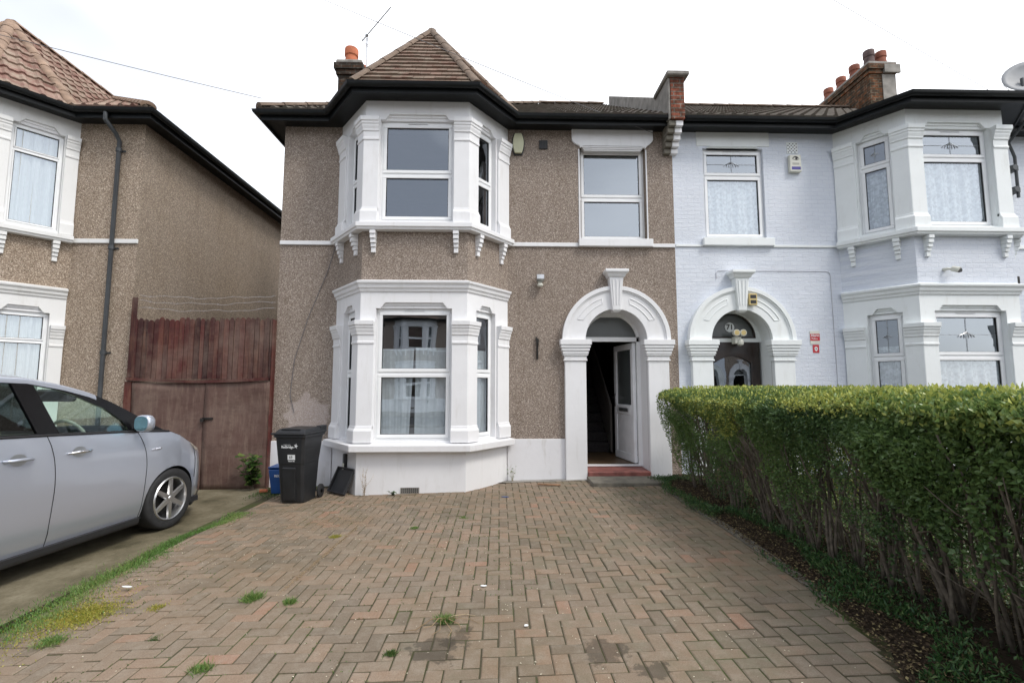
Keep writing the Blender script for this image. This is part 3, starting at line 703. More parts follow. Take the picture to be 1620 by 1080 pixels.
def surround(house, cx, paintm, ybase):
    F = lambda u, z, n: (u, YW - n, z); zs = 2.33; ri, ro = .53, .93
    b = MB(); ring = arc(cx, zs, ro - .03, 0, 180, 32) + arc(cx, zs, ri, 180, 0, 32); b.prism(ring, -.0, .085, F); ar = b.build('door_arch', paintm, house, bevel=.006, smooth=False)
    b = MB(); b.prism(arc(cx, zs, ro, 0, 180, 40) + arc(cx, zs, ro - .07, 180, 0, 40), -.0, .12, F); b.prism(arc(cx, zs, ro - .071, 0, 180, 40) + arc(cx, zs, ro - .095, 180, 0, 40), -.0, .1, F)
    b.build('arch_moulding', paintm, ar, bevel=.008, seg=2)
    b = MB()
    for a0, a1 in ((28, 72), (108, 152)):
        lo, hi = ri + .1, ri + .22; m0 = a0 if a0 > 90 else a0; path = [(cx + r_ * math.cos(R(a)), YW - .087, zs + r_ * math.sin(R(a))) for r_, a in [(hi, a0 + (a1 - a0) * i / 14) for i in range(15)] + [(lo + .03, a1 - 3 - (a1 - a0 - 6) * i / 14) for i in range(15)]]
        b = MB(); b.tube(path + [path[0]], .008, 6); b.build('arch_relief', paintm, ar, smooth=True)
    # keystone
    b = MB()
    def key(w0, w1, z0, z1, n0, n1, nn0=None, nn1=None):
        b.hexa([(cx - w0, YW, z0), (cx + w0, YW, z0), (cx + w0, YW - n0, z0), (cx - w0, YW - n0, z0), (cx - w1, YW, z1), (cx + w1, YW, z1), (cx + w1, YW - n1, z1), (cx - w1, YW - n1, z1)])
    key(.07, .12, 2.84, 3.40, .14, .17); key(.045, .085, 2.80, 2.84, .10, .14); key(.14, .165, 3.40, 3.45, .18, .21); key(.165, .2, 3.45, 3.48, .21, .24); key(.2, .2, 3.481, 3.53, .245, .245)
    for s in (-1, 0, 1): b.hexa([(cx + s * .045 - .009, YW - .13, 2.92), (cx + s * .045 + .009, YW - .13, 2.92), (cx + s * .045 + .009, YW - .152, 2.92), (cx + s * .045 - .009, YW - .152, 2.92), (cx + s * .068 - .012, YW - .15, 3.36), (cx + s * .068 + .012, YW - .15, 3.36), (cx + s * .068 + .012, YW - .181, 3.36), (cx + s * .068 - .012, YW - .181, 3.36)])
    b.build('keystone', paintm, ar, bevel=.006)
    for s in (-1, 1):
        x0, x1 = sorted((cx + s * .53, cx + s * .89))
        b = MB(); b.box(x0, x1, YW - .10, YW + .0, -.2, 1.97); pl = b.build('pilaster', paintm, house, bevel=.008)
        b = MB()
        for z0, z1, e in ((1.97, 2.0, .02), (2.0, 2.06, .008), (2.06, 2.09, .03), (2.09, 2.14, .04), (2.14, 2.19, .055), (2.19, 2.24, .07), (2.24, 2.33, .085)): b.box(x0 - e, x1 + e, YW - .10 - e, YW, z0, z1 - .0015)
        b.build('capital', paintm, pl, bevel=.006, seg=2)
    # reveal lining of the recess
    inner = [(cx - ri, -.2), (cx - ri, zs)] + arc(cx, zs, ri, 180, 0, 32)[1:] + [(cx + ri, -.2)]
    b = MB(); k = len(inner); b.add([(u, YW - .0, z) for u, z in inner] + [(u, 8.62, z) for u, z in inner], [(i, i + 1, k + i + 1, k + i) for i in range(k - 1)]); b.build('door_recess', paintm, house, recalc=False)
def archhole(cx, r=.55): return [(cx - r, -.3)] + [(cx - r, 2.33)] + arc(cx, 2.33, r, 180, 0, 24)[1:-1] + [(cx + r, 2.33), (cx + r, -.3)]
def interior(house, x0, x1, bx0, bx1, mat='interior'):
    for z0, z1 in ((.16, 2.98), (3.3, 6.0)):
        b = MB(); y1 = 11.6; y0 = 8.46
        b.add([(x0, y1, z0), (x1, y1, z0), (x1, y1, z1), (x0, y1, z1), (x0, y0, z0), (x1, y0, z0), (x1, y0, z1), (x0, y0, z1), (x0, 7.5, z0), (x1, 7.5, z0), (x1, 7.5, z1), (x0, 7.5, z1)], [(0, 1, 2, 3), (0, 4, 7, 3), (1, 5, 6, 2), (8, 9, 1, 0), (11, 10, 2, 3)][:3])
        b.add([(x0, y0 - .2, z0), (x1, y0 - .2, z0), (x1, y1, z0), (x0, y1, z0)], [(0, 1, 2, 3)]); b.add([(x0, y0 - .2, z1), (x1, y0 - .2, z1), (x1, y1, z1), (x0, y1, z1)], [(0, 1, 2, 3)])
        b.add([(bx0 + .1, YW + .05, z0), (bx0 + .75, YB + .16, z0), (bx1 - .75, YB + .16, z0), (bx1 - .1, YW + .05, z0), (bx0 + .1, YW + .05, z1), (bx0 + .75, YB + .16, z1), (bx1 - .75, YB + .16, z1), (bx1 - .1, YW + .05, z1)], [(0, 1, 2, 3), (4, 5, 6, 7)])
        b.build('interior_wall', mat, house, recalc=False)
def body(house, x0, x1, wallm, sidem, front_holes, sides=(True, True), back=18.0, doorcx=None, bx=None):
    F = lambda u, n, z: (u, YW - n, z)
    cutl, cutr = bx; b = MB()
    # front wall beside the bay, split at the bay
    segs = [(x0, cutl), (cutr, x1)]
    for s0, s1 in segs:
        hs = [h for h in front_holes if s0 - .01 <= h[0][0] <= s1]
        door = [h for h in hs if h[0][1] < 0]; hs = [h for h in hs if h[0][1] >= 0]
        outer = [(s0, -.3)]
        if door: outer += door[0]
        outer += [(s1, -.3), (s1, 6.2), (s0, 6.2)]
        b.panel(outer, hs, .2, F)
    b.build('front_wall', wallm, house, recalc=False)
    b = MB(); y = back
    b.add([(x0, YW, -.3), (x0, y, -.3), (x0, y, 6.25), (x0, YW, 6.25)], [(0, 1, 2, 3)]); b.add([(x1, YW, -.3), (x1, y, -.3), (x1, y, 6.25), (x1, YW, 6.25)], [(0, 1, 2, 3)]); b.add([(x0, y, -.3), (x1, y, -.3), (x1, y, 6.25), (x0, y, 6.25)], [(0, 1, 2, 3)])
    b.build('side_wall', sidem, house, recalc=False)
def strip(house, name, mat, x0, x1, z0, z1, n, y=YW):
    b = MB(); b.box(x0, x1, y - n, y, z0, z1); return b.build(name, mat, house, bevel=.006)
def chimney(house, x0, x1, y0, y1, zb, zt, mat, pots, render_from=None):
    b = MB(); b.box(x0, x1, y0, y1, zb, zt - .35); b.box(x0 - .04, x1 + .04, y0 - .04, y1 + .04, zt - .35, zt - .24); b.box(x0 - .08, x1 + .08, y0 - .08, y1 + .08, zt - .239, zt - .1); 
    c = b.build('chimney', mat, house)
    b = MB(); b.box(x0 - .05, x1 + .05, y0 - .05, y1 + .05, zt - .099, zt); b.build('chimney_cap', 'cement', c, bevel=.03, seg=2)
    for (px, py, r, h, m) in pots:
        b = MB(); b.lathe([(r * 1.05, zt), (r, zt + h * .35), (r * .95, zt + h * .4), (r * .93, zt + h * .55), (r * 1.08, zt + h * .6), (r * 1.08, zt + h * .95), (r * 1.0, zt + h), (r * .8, zt + h), (r * .8, zt + h * .5)], (px, py, 0)); b.build('chimney_pot', m, c, smooth='auto')
    return c

# ------------------------------------------------------------------ MAIN HOUSE
X0, XP = -3.78, 3.09; BC = -1.32; DC = 2.0
H1 = thing('terraced_house', 'brown pebble-dashed house with white bay windows and an open white front door', 'house', (-.35, YW, 0))
sw = [(1.42, 4.06), (2.60, 4.06), (2.60, 5.80), (1.42, 5.80)]
body(H1, X0, XP, 'pebble_dash', 'pebble_dash', [archhole(DC), sw], bx=(BC - HR, BC + HR))
F1 = Fr((X0, YW), (XP, YW))
frs, spans = bay(H1, BC, 'pebble_dash', 'white_paint', 'clear')
wu0 = 1.42 - X0; window(H1, F1, wu0, wu0 + 1.18, 4.10, 5.80, 4.895, n0=-.12, ho=0)
strip(H1, 'window_sill', 'white_paint', 1.38, 2.68, 3.965, 4.10, .09)
b = MB(); b.prism([(1.28, 6.13), (1.28, 5.9), (1.33, 5.84), (1.42, 5.80), (1.42, 5.76), (1.5, 5.80), (2.52, 5.80), (2.60, 5.76), (2.62, 5.80), (2.70, 5.86), (2.74, 5.92), (2.74, 6.13)], 0, .05, lambda u, z, n: (u, YW - n, z)); b.build('lintel', 'white_paint', H1, bevel=.01, seg=2)
b = MB()
for k, (d, z) in enumerate(((.045, 5.79), (.03, 5.765), (.015, 5.74))): b.box(1.46 + .02 * k, 2.56 - .02 * k, YW - d, YW + .1, z - .02, z + .004)
b.build('head_moulding', 'white_paint', H1, bevel=.004)
strip(H1, 'string_course', 'white_paint', X0, BC - HR - .05, 3.965, 4.035, .035); strip(H1, 'string_course', 'white_paint', BC + HR + .05, 1.375, 3.965, 4.035, .035); strip(H1, 'string_course', 'white_paint', 2.685, XP - .01, 3.965, 4.03, .035)
strip(H1, 'window_trim', 'white_paint', 2.601, 2.625, 4.1, 5.755, .015); strip(H1, 'window_trim', 'white_paint', 1.395, 1.419, 4.1, 5.755, .012)
strip(H1, 'plinth', 'plinth_paint', X0 - .02, BC - HR - .0, -.3, .64, .03); strip(H1, 'plinth', 'plinth_paint', BC + HR, 1.11, -.3, .66, .03)
surround(H1, DC, 'white_paint', 0)
path = [(X0, 18), (X0, YW), *baypath(BC), (XP - .16, YW)]
eaves(H1, path)
mainroof(H1, X0, XP - .1, True, False, 'grey_tile', 'ridge_tile')
bayroof(H1, BC, True, 'brown_tile', 'ridge_tile', .175, .17, 0, .034)
interior(H1, X0 + .05, 1.2, BC - HR, BC + HR, 'interior'); 
b = MB(); b.add([(1.2, 11.6, 3.3), (XP - .05, 11.6, 3.3), (XP - .05, 11.6, 6), (1.2, 11.6, 6), (XP - .05, 8.4, 3.3), (XP - .05, 8.4, 6), (1.2, 8.4, 3.3), (1.2, 8.4, 6)], [(0, 1, 2, 3), (1, 4, 5, 2), (0, 6, 7, 3), (0, 1, 4, 6), (3, 2, 5, 7)]); b.build('interior_wall', 'interior', H1, recalc=False)
# hall and stairs
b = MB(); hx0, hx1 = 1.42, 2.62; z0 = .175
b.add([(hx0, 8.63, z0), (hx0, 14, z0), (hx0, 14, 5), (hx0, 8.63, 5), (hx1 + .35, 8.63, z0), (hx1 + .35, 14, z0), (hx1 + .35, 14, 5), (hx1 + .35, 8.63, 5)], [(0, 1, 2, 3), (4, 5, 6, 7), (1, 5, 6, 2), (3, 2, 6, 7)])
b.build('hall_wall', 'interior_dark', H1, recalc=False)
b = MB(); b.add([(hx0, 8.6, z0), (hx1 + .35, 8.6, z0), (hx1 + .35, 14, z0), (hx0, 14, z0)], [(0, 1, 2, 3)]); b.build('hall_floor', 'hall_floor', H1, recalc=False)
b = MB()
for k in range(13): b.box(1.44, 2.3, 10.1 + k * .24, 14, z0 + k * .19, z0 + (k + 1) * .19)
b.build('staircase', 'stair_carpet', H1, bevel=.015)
b = MB(); b.hexa([(2.3, 10.0, .2), (2.34, 10.0, .2), (2.34, 13, 2.5), (2.3, 13, 2.5), (2.3, 10.0, 1.15), (2.34, 10.0, 1.15), (2.34, 13, 3.45), (2.3, 13, 3.45)]); b.build('banister', 'interior', H1)
# door frame, fanlight, leaf
yd = 8.56
b = MB(); ri = .53
b.box(DC - ri, DC - ri + .06, yd, yd + .07, .17, 2.34); b.box(DC + ri - .06, DC + ri, yd, yd + .07, .17, 2.34); b.box(DC - ri + .06, DC + ri - .06, yd, yd + .07, 2.34, 2.42)
b.prism(arc(DC, 2.33, ri, 0, 180, 28) + [(DC - ri + .0, 2.42), (DC - ri + .06, 2.42)] + [p_ for p_ in arc(DC, 2.33, ri - .05, 169, 11, 24) if p_[1] > 2.43] + [(DC + ri - .06, 2.42), (DC + ri, 2.42)], yd, yd + .07, lambda u, z, n: (u, n, z))
b.box(DC - ri, DC + ri, yd - .02, yd + .09, .145, .175)
b.build('door_frame', 'upvc', H1, bevel=.004)
b = MB(); pts = [(DC - ri + .05, 2.42), (DC + ri - .05, 2.42)] + [(u, min(z, 2.80)) for u, z in arc(DC, 2.33, ri - .04, 12, 168, 20)]; tri = tessellate_polygon([[Vector((u, z, 0)) for u, z in pts]]); b.add([(u, yd + .035, z) for u, z in pts], [tuple(t) for t in tri]); b.build('fanlight', 'obscure_glass', H1, recalc=False)
b = MB(); b.prism([(u, z) for u, z in arc(DC, 2.33, ri, 25, 155, 20)] + [(DC - .5, 2.801), (DC + .5, 2.801)][::1], yd - .004, yd + .03, lambda u, z, n: (u, n, z)); b.build('fanlight_head', 'upvc', H1)
# door leaf swung inward about its right-hand jamb
door = bpy.data.objects.new('door', None)
def leafT(ang, hx, hy):
    ca, sa = math.cos(ang), math.sin(ang)
    return lambda u, n, z: (hx + u * ca - n * sa, hy + u * sa + n * ca, z)
T = leafT(R(99), DC + ri - .065, yd + .06); dw = .88
b = MB(); b.T = T; zb, zt = .185, 2.325; s = .11
b.box(0, dw, 0, .06, zb, zb + .14); b.box(0, dw, 0, .06, zt - s, zt); b.box(0, s, 0, .06, zb + .14, zt - s); b.box(dw - s, dw, 0, .06, zb + .14, zt - s); b.box(s, dw - s, 0, .06, 1.02, 1.2); b.box(s, dw - s, .015, .045, zb + .14, 1.02)
dr = b.build('door', 'door_white', H1, bevel=.008)
b = MB(); b.T = T; b.add([(s, .03, 1.2), (dw - s, .03, 1.2), (dw - s, .03, zt - s), (s, .03, zt - s)], [(0, 1, 2, 3)]); b.build('door_pane', 'obscure_glass', dr, recalc=False)
b = MB(); b.T = T; b.box(s + .12, dw - s - .12, .0601, .072, 1.07, 1.14); b.build('letterbox', 'metal_grey', dr, bevel=.004)
b = MB(); b.T = T; b.box(dw - .08, dw - .04, .0601, .07, 1.15, 1.4); b.tube([(dw - .06, .07, 1.32), (dw - .06, .12, 1.32), (dw - .17, .12, 1.32)], .011, 8); b.tube([(dw - .06, 0, 1.32), (dw - .06, -.05, 1.32), (dw - .17, -.05, 1.32)], .011, 8); b.build('handle', 'chrome', dr)
b = MB(); b.box(DC - .525, DC + .525, 8.075, 8.56, -.05, .135); b.build('doorstep', 'red_step', H1, bevel=.02, seg=3)
# vents, patch, skirting
b = MB(); b.box(.70, .85, YW - .03, YW, 5.74, 5.90)
for k in range(5): b.box(.715 + k * .027, .73 + k * .027, YW - .04, YW - .0301, 5.76, 5.88)
b.build('air_vent', 'black_plastic', H1, bevel=.004)
b = MB(); b.box(-1.47, -1.19, YB - .012, YB, -.05, .04)
b.build('air_brick', 'cement', H1)
b = MB()
for i in range(9):
    for j in range(3): b.box(-1.455 + i * .029, -1.438 + i * .029, YB - .016, YB - .0121, -.035 + j * .025, -.02 + j * .025)
b.build('air_brick_holes', 'ink_black', H1)
chimney(H1, -3.60, -3.12, 10.2, 11.0, 7.0, 8.78, 'sooty_brick', [(-3.40, 10.45, .14, .44, 'terracotta'), (-3.28, 10.85, .12, .3, 'terracotta')])
# party wall pier and parapet
b = MB(); b.box(2.94, 3.18, 7.78, 8.25, 6.11, 6.86); pier = b.build('party_pier', 'pier_brick', H1, bevel=.006)
b = MB(); b.box(2.86, 3.25, 7.70, 8.45, 6.861, 6.94); b.build('pier_cap', 'cement', pier, bevel=.015)
b = MB(); b.box(2.9, 2.938, 7.79, 8.25, 6.11, 6.858); b.box(2.9, 3.2, 8.251, 8.44, 6.11, 6.86); b.hexa([(2.9, 8.441, 6.0), (3.18, 8.441, 6.0), (3.18, 12.1, ezs(12.1) - .3), (2.9, 12.1, ezs(12.1) - .3), (2.9, 8.441, ezs(8.44) + .31), (3.18, 8.441, ezs(8.44) + .31), (3.18, 12.1, ezs(12.1) + .31), (2.9, 12.1, ezs(12.1) + .31)]); b.build('party_parapet', 'cement', pier, bevel=.01)
for xx0, xx1, mm in ((2.915, 3.035, 'slab'), (3.036, 3.16, 'white_paint')):
    b = MB(); y = 6.11
    for k, (n_, h) in enumerate(((.38, .1), (.31, .09), (.24, .09), (.17, .09), (.10, .09))): y -= h; b.box(xx0, xx1, YW - n_, YW, y, y + h - .006)
    b.build('corbel', mm, pier, bevel=.008)
# tap / meter box on the splay
b = MB(); f = frs[0]; b.T = f; b.box(.62, .70, 0, .05, .26, .5); mbx = b.build('meter_box', 'black_plastic', H1, bevel=.01); b = MB(); b.T = f; b.box(.64, .70, .0501, .065, .26, .36); b.build('meter_box_lid', 'ivory_plastic', H1, bevel=.006)
b = MB(); b.tube([(-2.83, YW - .012, 6.0 - 2.05), (-2.95, YW - .015, 3.5), (-3.25, YW - .015, 2.7), (-3.45, YW - .015, 2.0), (-3.5, YW - .015, 1.4), (-3.42, YW - .015, 1.1)], .005, 5); b.build('wall_cable', 'cable', H1)
# curtains of the main house
f = frs[1]; u0, u1 = spans[1]
curtain(f, u0 + .02, (u0 + u1) / 2 - .01, .76, 2.12, -.15, 'net', 'grey-white net panel, left of the pair in the ground-floor bay beside the open door', amp=.006, tuck=.12)
curtain(f, (u0 + u1) / 2 + .015, u1 - .02, .76, 2.14, -.15, 'net', 'grey-white net panel, right of the pair in the ground-floor bay beside the open door', amp=.006)
f = frs[2]; curtain(f, spans[2][0] + .02, spans[2][1] - .02, .76, 2.12, -.15, 'net', 'narrow net panel in the angled side pane of the lower bay, nearest the open door', amp=.006)
f = frs[0]; curtain(f, spans[0][0] + .02, spans[0][1] - .02, .76, 2.12, -.15, 'net', 'narrow net panel in the angled lower-bay pane above the black wheelie bin', amp=.006)

# ------------------------------------------------------------------ WHITE HOUSE (mirror plan)
WX1 = 9.93; WB = 2 * XP - BC; WD = 2 * XP - DC
H2 = thing('terraced_house', 'lavender-white painted brick house with arched dark door, behind the hedge', 'house', (6.5, YW, 0))
sw2 = [(3.64, 4.12), (4.74, 4.12), (4.74, 5.80), (3.64, 5.80)]
body(H2, XP, WX1, 'white_brick', 'white_brick', [sw2, archhole(WD)], bx=(WB - HR, WB + HR))
fr2, sp2 = bay(H2, WB, 'white_brick', 'cream_paint', 'lead')
F2 = Fr((XP, YW), (WX1, YW)); window(H2, F2, 3.64 - XP, 4.74 - XP, 4.14, 5.80, 5.30, n0=-.06, style='lead', ho=0)
strip(H2, 'window_sill', 'cream_paint', 3.58, 4.84, 4.0, 4.14, .08); strip(H2, 'lintel', 'cream_paint', 3.53, 4.86, 5.84, 6.14, .015)
b = MB(); b.box(3.72, 4.66, YW - .03, YW + .1, 5.80, 5.815); b.box(3.76, 4.62, YW - .045, YW, 5.816, 5.835); b.build('head_moulding', 'cream_paint', H2, bevel=.004)
strip(H2, 'string_course', 'cream_paint', XP + .01, 3.575, 3.985, 4.03, .025); strip(H2, 'string_course', 'cream_paint', 4.845, WB - HR - .05, 3.985, 4.03, .025); strip(H2, 'string_course', 'cream_paint', WB + HR + .05, WX1, 3.985, 4.05, .03)
surround(H2, WD, 'cream_paint', 0)
eaves(H2, [(XP + .12, YW), *baypath(WB), (WX1 + .2, YW)])
mainroof(H2, XP + .1, WX1 + .1, False, False, 'grey_tile', 'ridge_tile'); bayroof(H2, WB, False, 'grey_tile', 'cement', .3, .2, .03, .03)
interior(H2, 5.3, WX1 - .05, WB - HR, WB + HR)
b = MB(); b.add([(XP + .05, 11.6, 3.3), (5.3, 11.6, 3.3), (5.3, 11.6, 6), (XP + .05, 11.6, 6), (5.3, 8.4, 3.3), (5.3, 8.4, 6), (XP + .05, 8.4, 3.3), (XP + .05, 8.4, 6)], [(0, 1, 2, 3), (1, 4, 5, 2), (0, 6, 7, 3), (0, 1, 4, 6), (3, 2, 5, 7)]); b.build('interior_wall', 'interior', H2, recalc=False)
yd2 = 8.50
b = MB(); b.box(WD - .53, WD + .53, yd2, yd2 + .06, 2.33, 2.40); b.prism(arc(WD, 2.40, .53, 0, 180, 28) + arc(WD, 2.40, .44, 180, 0, 28), yd2, yd2 + .06, lambda u, z, n: (u, n, z)); b.build('fanlight_frame', 'cream_paint', H2, bevel=.004)
b = MB(); b.prism(arc(WD, 2.41, .44, 0, 180, 28) + arc(WD, 2.41, .41, 180, 0, 28), yd2, yd2 + .04, lambda u, z, n: (u, n, z)); b.box(WD - .44, WD + .44, yd2, yd2 + .04, 2.401, 2.43); b.build('fanlight_rim', 'dark_wood', H2)
b = MB(); pts = arc(WD, 2.41, .42, 0, 180, 24); b.add([(u, yd2 + .03, z) for u, z in pts], [tuple(range(len(pts)))]); fan = b.build('fanlight', 'obscure_glass', H2, recalc=False)
b = MB(); b.prism(arc(WD - .02, 2.60, .085, 0, 345, 24), yd2 + .015, yd2 + .028, lambda u, z, n: (u, n, z)); b.build('number_disc', 'ink_white', fan)
RX = Matrix.Rotation(R(90), 4, 'X')
text_mesh('house_number', '71', .13, 'ink_black', fan, Matrix.Translation(Vector((WD - .02, yd2 + .012, 2.60)) - wofs(fan)) @ RX, .002, bold=.003)
b = MB(); b.box(WD - .5, WD - .34, yd2, yd2 + .05, 0, 2.33); b.box(WD + .34, WD + .5, yd2, yd2 + .05, 0, 2.33); b.prism([(WD - .34, 2.33), (WD - .34, 1.95)] + [(WD - .34 + .68 * i / 10, 1.95 + .13 * math.sin(math.pi * i / 10)) for i in range(1, 10)] + [(WD + .34, 1.95), (WD + .34, 2.33)], yd2, yd2 + .05, lambda u, z, n: (u, n, z)); b.box(WD - .34, WD + .34, yd2, yd2 + .05, 0, 1.15)
d2 = b.build('door', 'dark_wood', H2, bevel=.006)
b = MB(); b.add([(WD - .34, yd2 + .03, 1.15), (WD + .34, yd2 + .03, 1.15), (WD + .34, yd2 + .03, 2.1), (WD - .34, yd2 + .03, 2.1)], [(0, 1, 2, 3)]); b.build('door_pane', 'glass', d2, recalc=False)
b = MB(); b.box(WD - .6, WD + .6, 8.62, 9.9, 0, 3); b.f = [f_ for k, f_ in enumerate(b.f) if k != 2]; b.build('hall_wall', 'interior_dark', H2, recalc=False)
b = MB(); b.box(WD - .14, WD + .14, yd2 - .008, yd2, 1.02, 1.08); b.build('letterbox', 'brass', d2)
b = MB(); b.box(WD - .57, WD + .57, 8.05, 8.5, -.1, .14); b.build('doorstep', 'red_step', H2)
b = MB(); b.box(5.18, 5.38, YW - .012, YW, 5.72, 5.93); v_ = b.build('air_vent', 'cream_paint', H2)
b = MB()
for i in range(6):
    for j in range(6):
        if (i + j) % 2 == 0: b.box(5.195 + i * .03, 5.213 + i * .03, YW - .016, YW - .0121, 5.735 + j * .031, 5.752 + j * .031)
b.build('air_vent_holes', 'ink_black', v_)
chimney(H2, 10.14, 10.84, 12.2, 14.3, 7.5, 10.42, 'chimney_brick', [(10.32, 12.4, .13, .45, 'terracotta_sooty'), (10.66, 12.4, .13, .42, 'terracotta_dark'), (10.32, 12.95, .13, .4, 'terracotta_dark'), (10.32, 13.5, .13, .4, 'terracotta_dark'), (10.32, 14.05, .13, .4, 'terracotta_dark')])
b = MB(); b.box(10.48, 10.855, 12.18, 12.199, 8.0, 10.06); b.box(10.5, 10.94, 12.10, 12.159, 10.07, 10.30); b.build('chimney_render', 'cement', H2)
b = MB(); b.tube([(3.80, YW - .008, 3.42), (3.80, YW - .008, 3.52), (3.84, YW - .008, 3.56), (5.75, YW - .008, 3.56), (5.82, YW - .008, 3.54), (5.84, YW - .008, 3.48), (5.86, YW - .008, 1.2)], .005, 6); b.build('wall_cable', 'cable_pale', H2)
# curtains of the white house
f = Fr((XP, YW), (WX1, YW)); curtain(f, 3.66 - XP, 4.72 - XP, 4.16, 5.25, -.13, 'lace', 'patterned white lace curtain in the single upstairs window of the white house', amp=.02)
curtain(fr2[0], sp2[0][0] + .02, sp2[0][1] - .02, 4.16, 5.2, -.15, 'lace', 'lace curtain in the angled upstairs pane of the white bay, nearest the alarm box', amp=.02)
curtain(fr2[1], sp2[1][0] + .02, sp2[1][1] - .02, 4.16, 5.25, -.15, 'lace', 'wide lace curtain in the front upstairs pane of the white bay', amp=.02)
curtain(fr2[0], sp2[0][0] + .02, sp2[0][1] - .02, .76, 2.2, -.15, 'lace', 'lace curtain in the angled ground-floor pane of the white bay, just above the hedge', amp=.02)
curtain(fr2[1], sp2[1][0] + .02, sp2[1][1] - .02, .76, 1.96, -.15, 'lace', 'wide lace curtain in the front ground-floor pane of the white bay, above the hedge', amp=.02)

# ------------------------------------------------------------------ LEFT HOUSE
LX1 = -6.2; LB = -7.3 - HR; LX0 = -13.0
H3 = thing('detached_house', 'brown pebble-dashed house with red tiled bay roof beyond the silver car', 'house', (-8, YW, 0))
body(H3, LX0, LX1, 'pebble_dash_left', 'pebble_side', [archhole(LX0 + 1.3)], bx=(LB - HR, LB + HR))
fr3, sp3 = bay(H3, LB, 'pebble_dash_left', 'left_paint', 'clear', wr=.85, zts=(2.27, 5.37), sash_rail=.022, groot=.01)
strip(H3, 'string_course', 'left_paint', LB + HR + .05, LX1 + .02, 3.965, 4.04, .035); surround(H3, LX0 + 1.3, 'left_paint', 0)
b = MB(); b.box(LX0 + .8, LX0 + 1.8, 8.5, 8.55, 0, 2.8); b.build('door', 'dark_wood', H3)
eaves(H3, [(LX0, YW), *baypath(LB), (LX1, YW), (LX1, 18)])
mainroof(H3, LX0, LX1, False, True, 'red_tile', 'left_ridge_tile'); bayroof(H3, LB, True, 'red_tile', 'left_ridge_tile', .33, .2, .03, .035, ax=-.48)
interior(H3, LX0 + .1, LX1 - .05, LB - HR, LB + HR)
b = MB(); b.tube([(-6.62, 7.86, 6.12), (-6.62, 7.86, 6.0), (-6.58, 8.05, 5.85), (-6.58, YW - .06, 5.75), (-6.58, YW - .06, -.1)], .034, 12); dp = b.build('downpipe', 'pipe_grey', H3, smooth='auto')
for z in (5.6, 3.88, 2.1, .6): b = MB(); b.lathe([(.034, z - .03), (.046, z - .03), (.046, z + .03), (.034, z + .03)], (-6.58, YW - .06, 0), sides=14); b.box(-6.66, -6.5, YW - .02, YW, z - .012, z + .012); b.build('pipe_clip', 'pipe_grey', dp)
curtain(fr3[2], sp3[2][0] + .02, sp3[2][1] - .02, 4.16, 5.76, -.14, 'voile', 'long white voile upstairs in the bay of the left house, under the red tiles', amp=.03, freq=22)
curtain(fr3[2], sp3[2][0] + .02, sp3[2][1] - .02, .76, 2.7, -.14, 'voile', 'long white voile in the ground-floor bay of the left house, above the car roof', amp=.03, freq=22)
curtain(fr3[1], sp3[1][0] + .02, sp3[1][1] - .02, .76, 2.7, -.14, 'voile', 'white voile in the front pane of the left house bay', amp=.03, freq=22)

# houses across the street (seen mirrored in the window glass)
ords = ['first', 'second', 'third', 'fourth', 'fifth', 'sixth', 'seventh', 'eighth', 'ninth']
for k in range(9):
    src = H1 if k % 2 else H2; c = copy_tree(src); c.rotation_euler = (0, 0, math.pi); c.location = (-27.44 + 6.86 * k, -19.0, 0)
    tag(c, ('pebble-dashed' if k % 2 else 'white painted') + ' house across the road, ' + ords[k] + ' of the row counted from the left', 'house', 'houses across the road')
c = copy_tree(H2); c.location.x += WX1 - XP; tag(c, 'next white painted terraced house beyond the satellite dish, almost out of the frame', 'house', 'houses across the road'); del c['group']

# ------------------------------------------------------------------ CAR
ph = R(6); dv = Vector((math.sin(ph), math.cos(ph), 0)); nv_ = Vector((math.cos(ph), -math.sin(ph), 0))
loc = Vector((-3.86, 5.77, 0)) - nv_ * .885 + dv * .12; loc.z = gz(-4.5) + .005
CAR = thing('parked_car', 'silver-blue people carrier parked on the concrete drive before the red gates', 'car', loc, -ph)
ip = lambda x, xs, ys: float(np.interp(x, xs, ys))
def S_(s): return ip(s, [-3.95, -3.85, -3.6, -2.5, -1.45, -.5, -.03, .12, .26, .42, .6, .72, .82, .9], [1.0, 1.18, 1.25, 1.25, 1.205, 1.155, 1.115, 1.055, .98, .90, .82, .74, .62, .50])
def R_(s): return ip(s, [-3.95, -3.8, -3.6, -3.3, -3, -2, -1.55, -1.24, -1, -.76, -.53, -.35, -.15, -.03, .12, .26, .42, .6, .72, .82, .9], [1.02, 1.35, 1.58, 1.69, 1.72, 1.74, 1.72, 1.66, 1.59, 1.49, 1.365, 1.255, 1.155, 1.117, 1.057, .982, .902, .822, .742, .622, .501])
def T_(s): return ip(s, [-3.95, -3.8, -3.6, -3.3, -3, -2, -1.5, -1.24, -1.1, -.7, -.35, -.1, 0, .2, .42, .6, .72, .82, .9], [1.03, 1.42, 1.64, 1.74, 1.78, 1.80, 1.78, 1.74, 1.69, 1.51, 1.335, 1.20, 1.155, 1.09, .985, .90, .82, .69, .51])
def W_(s): return ip(s, [-3.95, -3.92, -3.85, -3.7, -3.4, .1, .3, .5, .65, .76, .84, .89, .902], [0, .5, .75, .84, .885, .89, .865, .81, .725, .6, .42, .2, .0])
def side(s, z, o=0):
    v = (z - .2) / max(.05, S_(s) - .2)
    return (W_(s) * ip(v, [0, .06, .15, .3, .55, .8, .93, 1], [.925, .95, .982, .998, 1.004, .995, .982, .965]) + o, s, z)
def G_(s, z, o=0): return (W_(s) * .965 - (z - S_(s)) * .27 + o, s, z)
AX = (0, -2.95); RA = .385
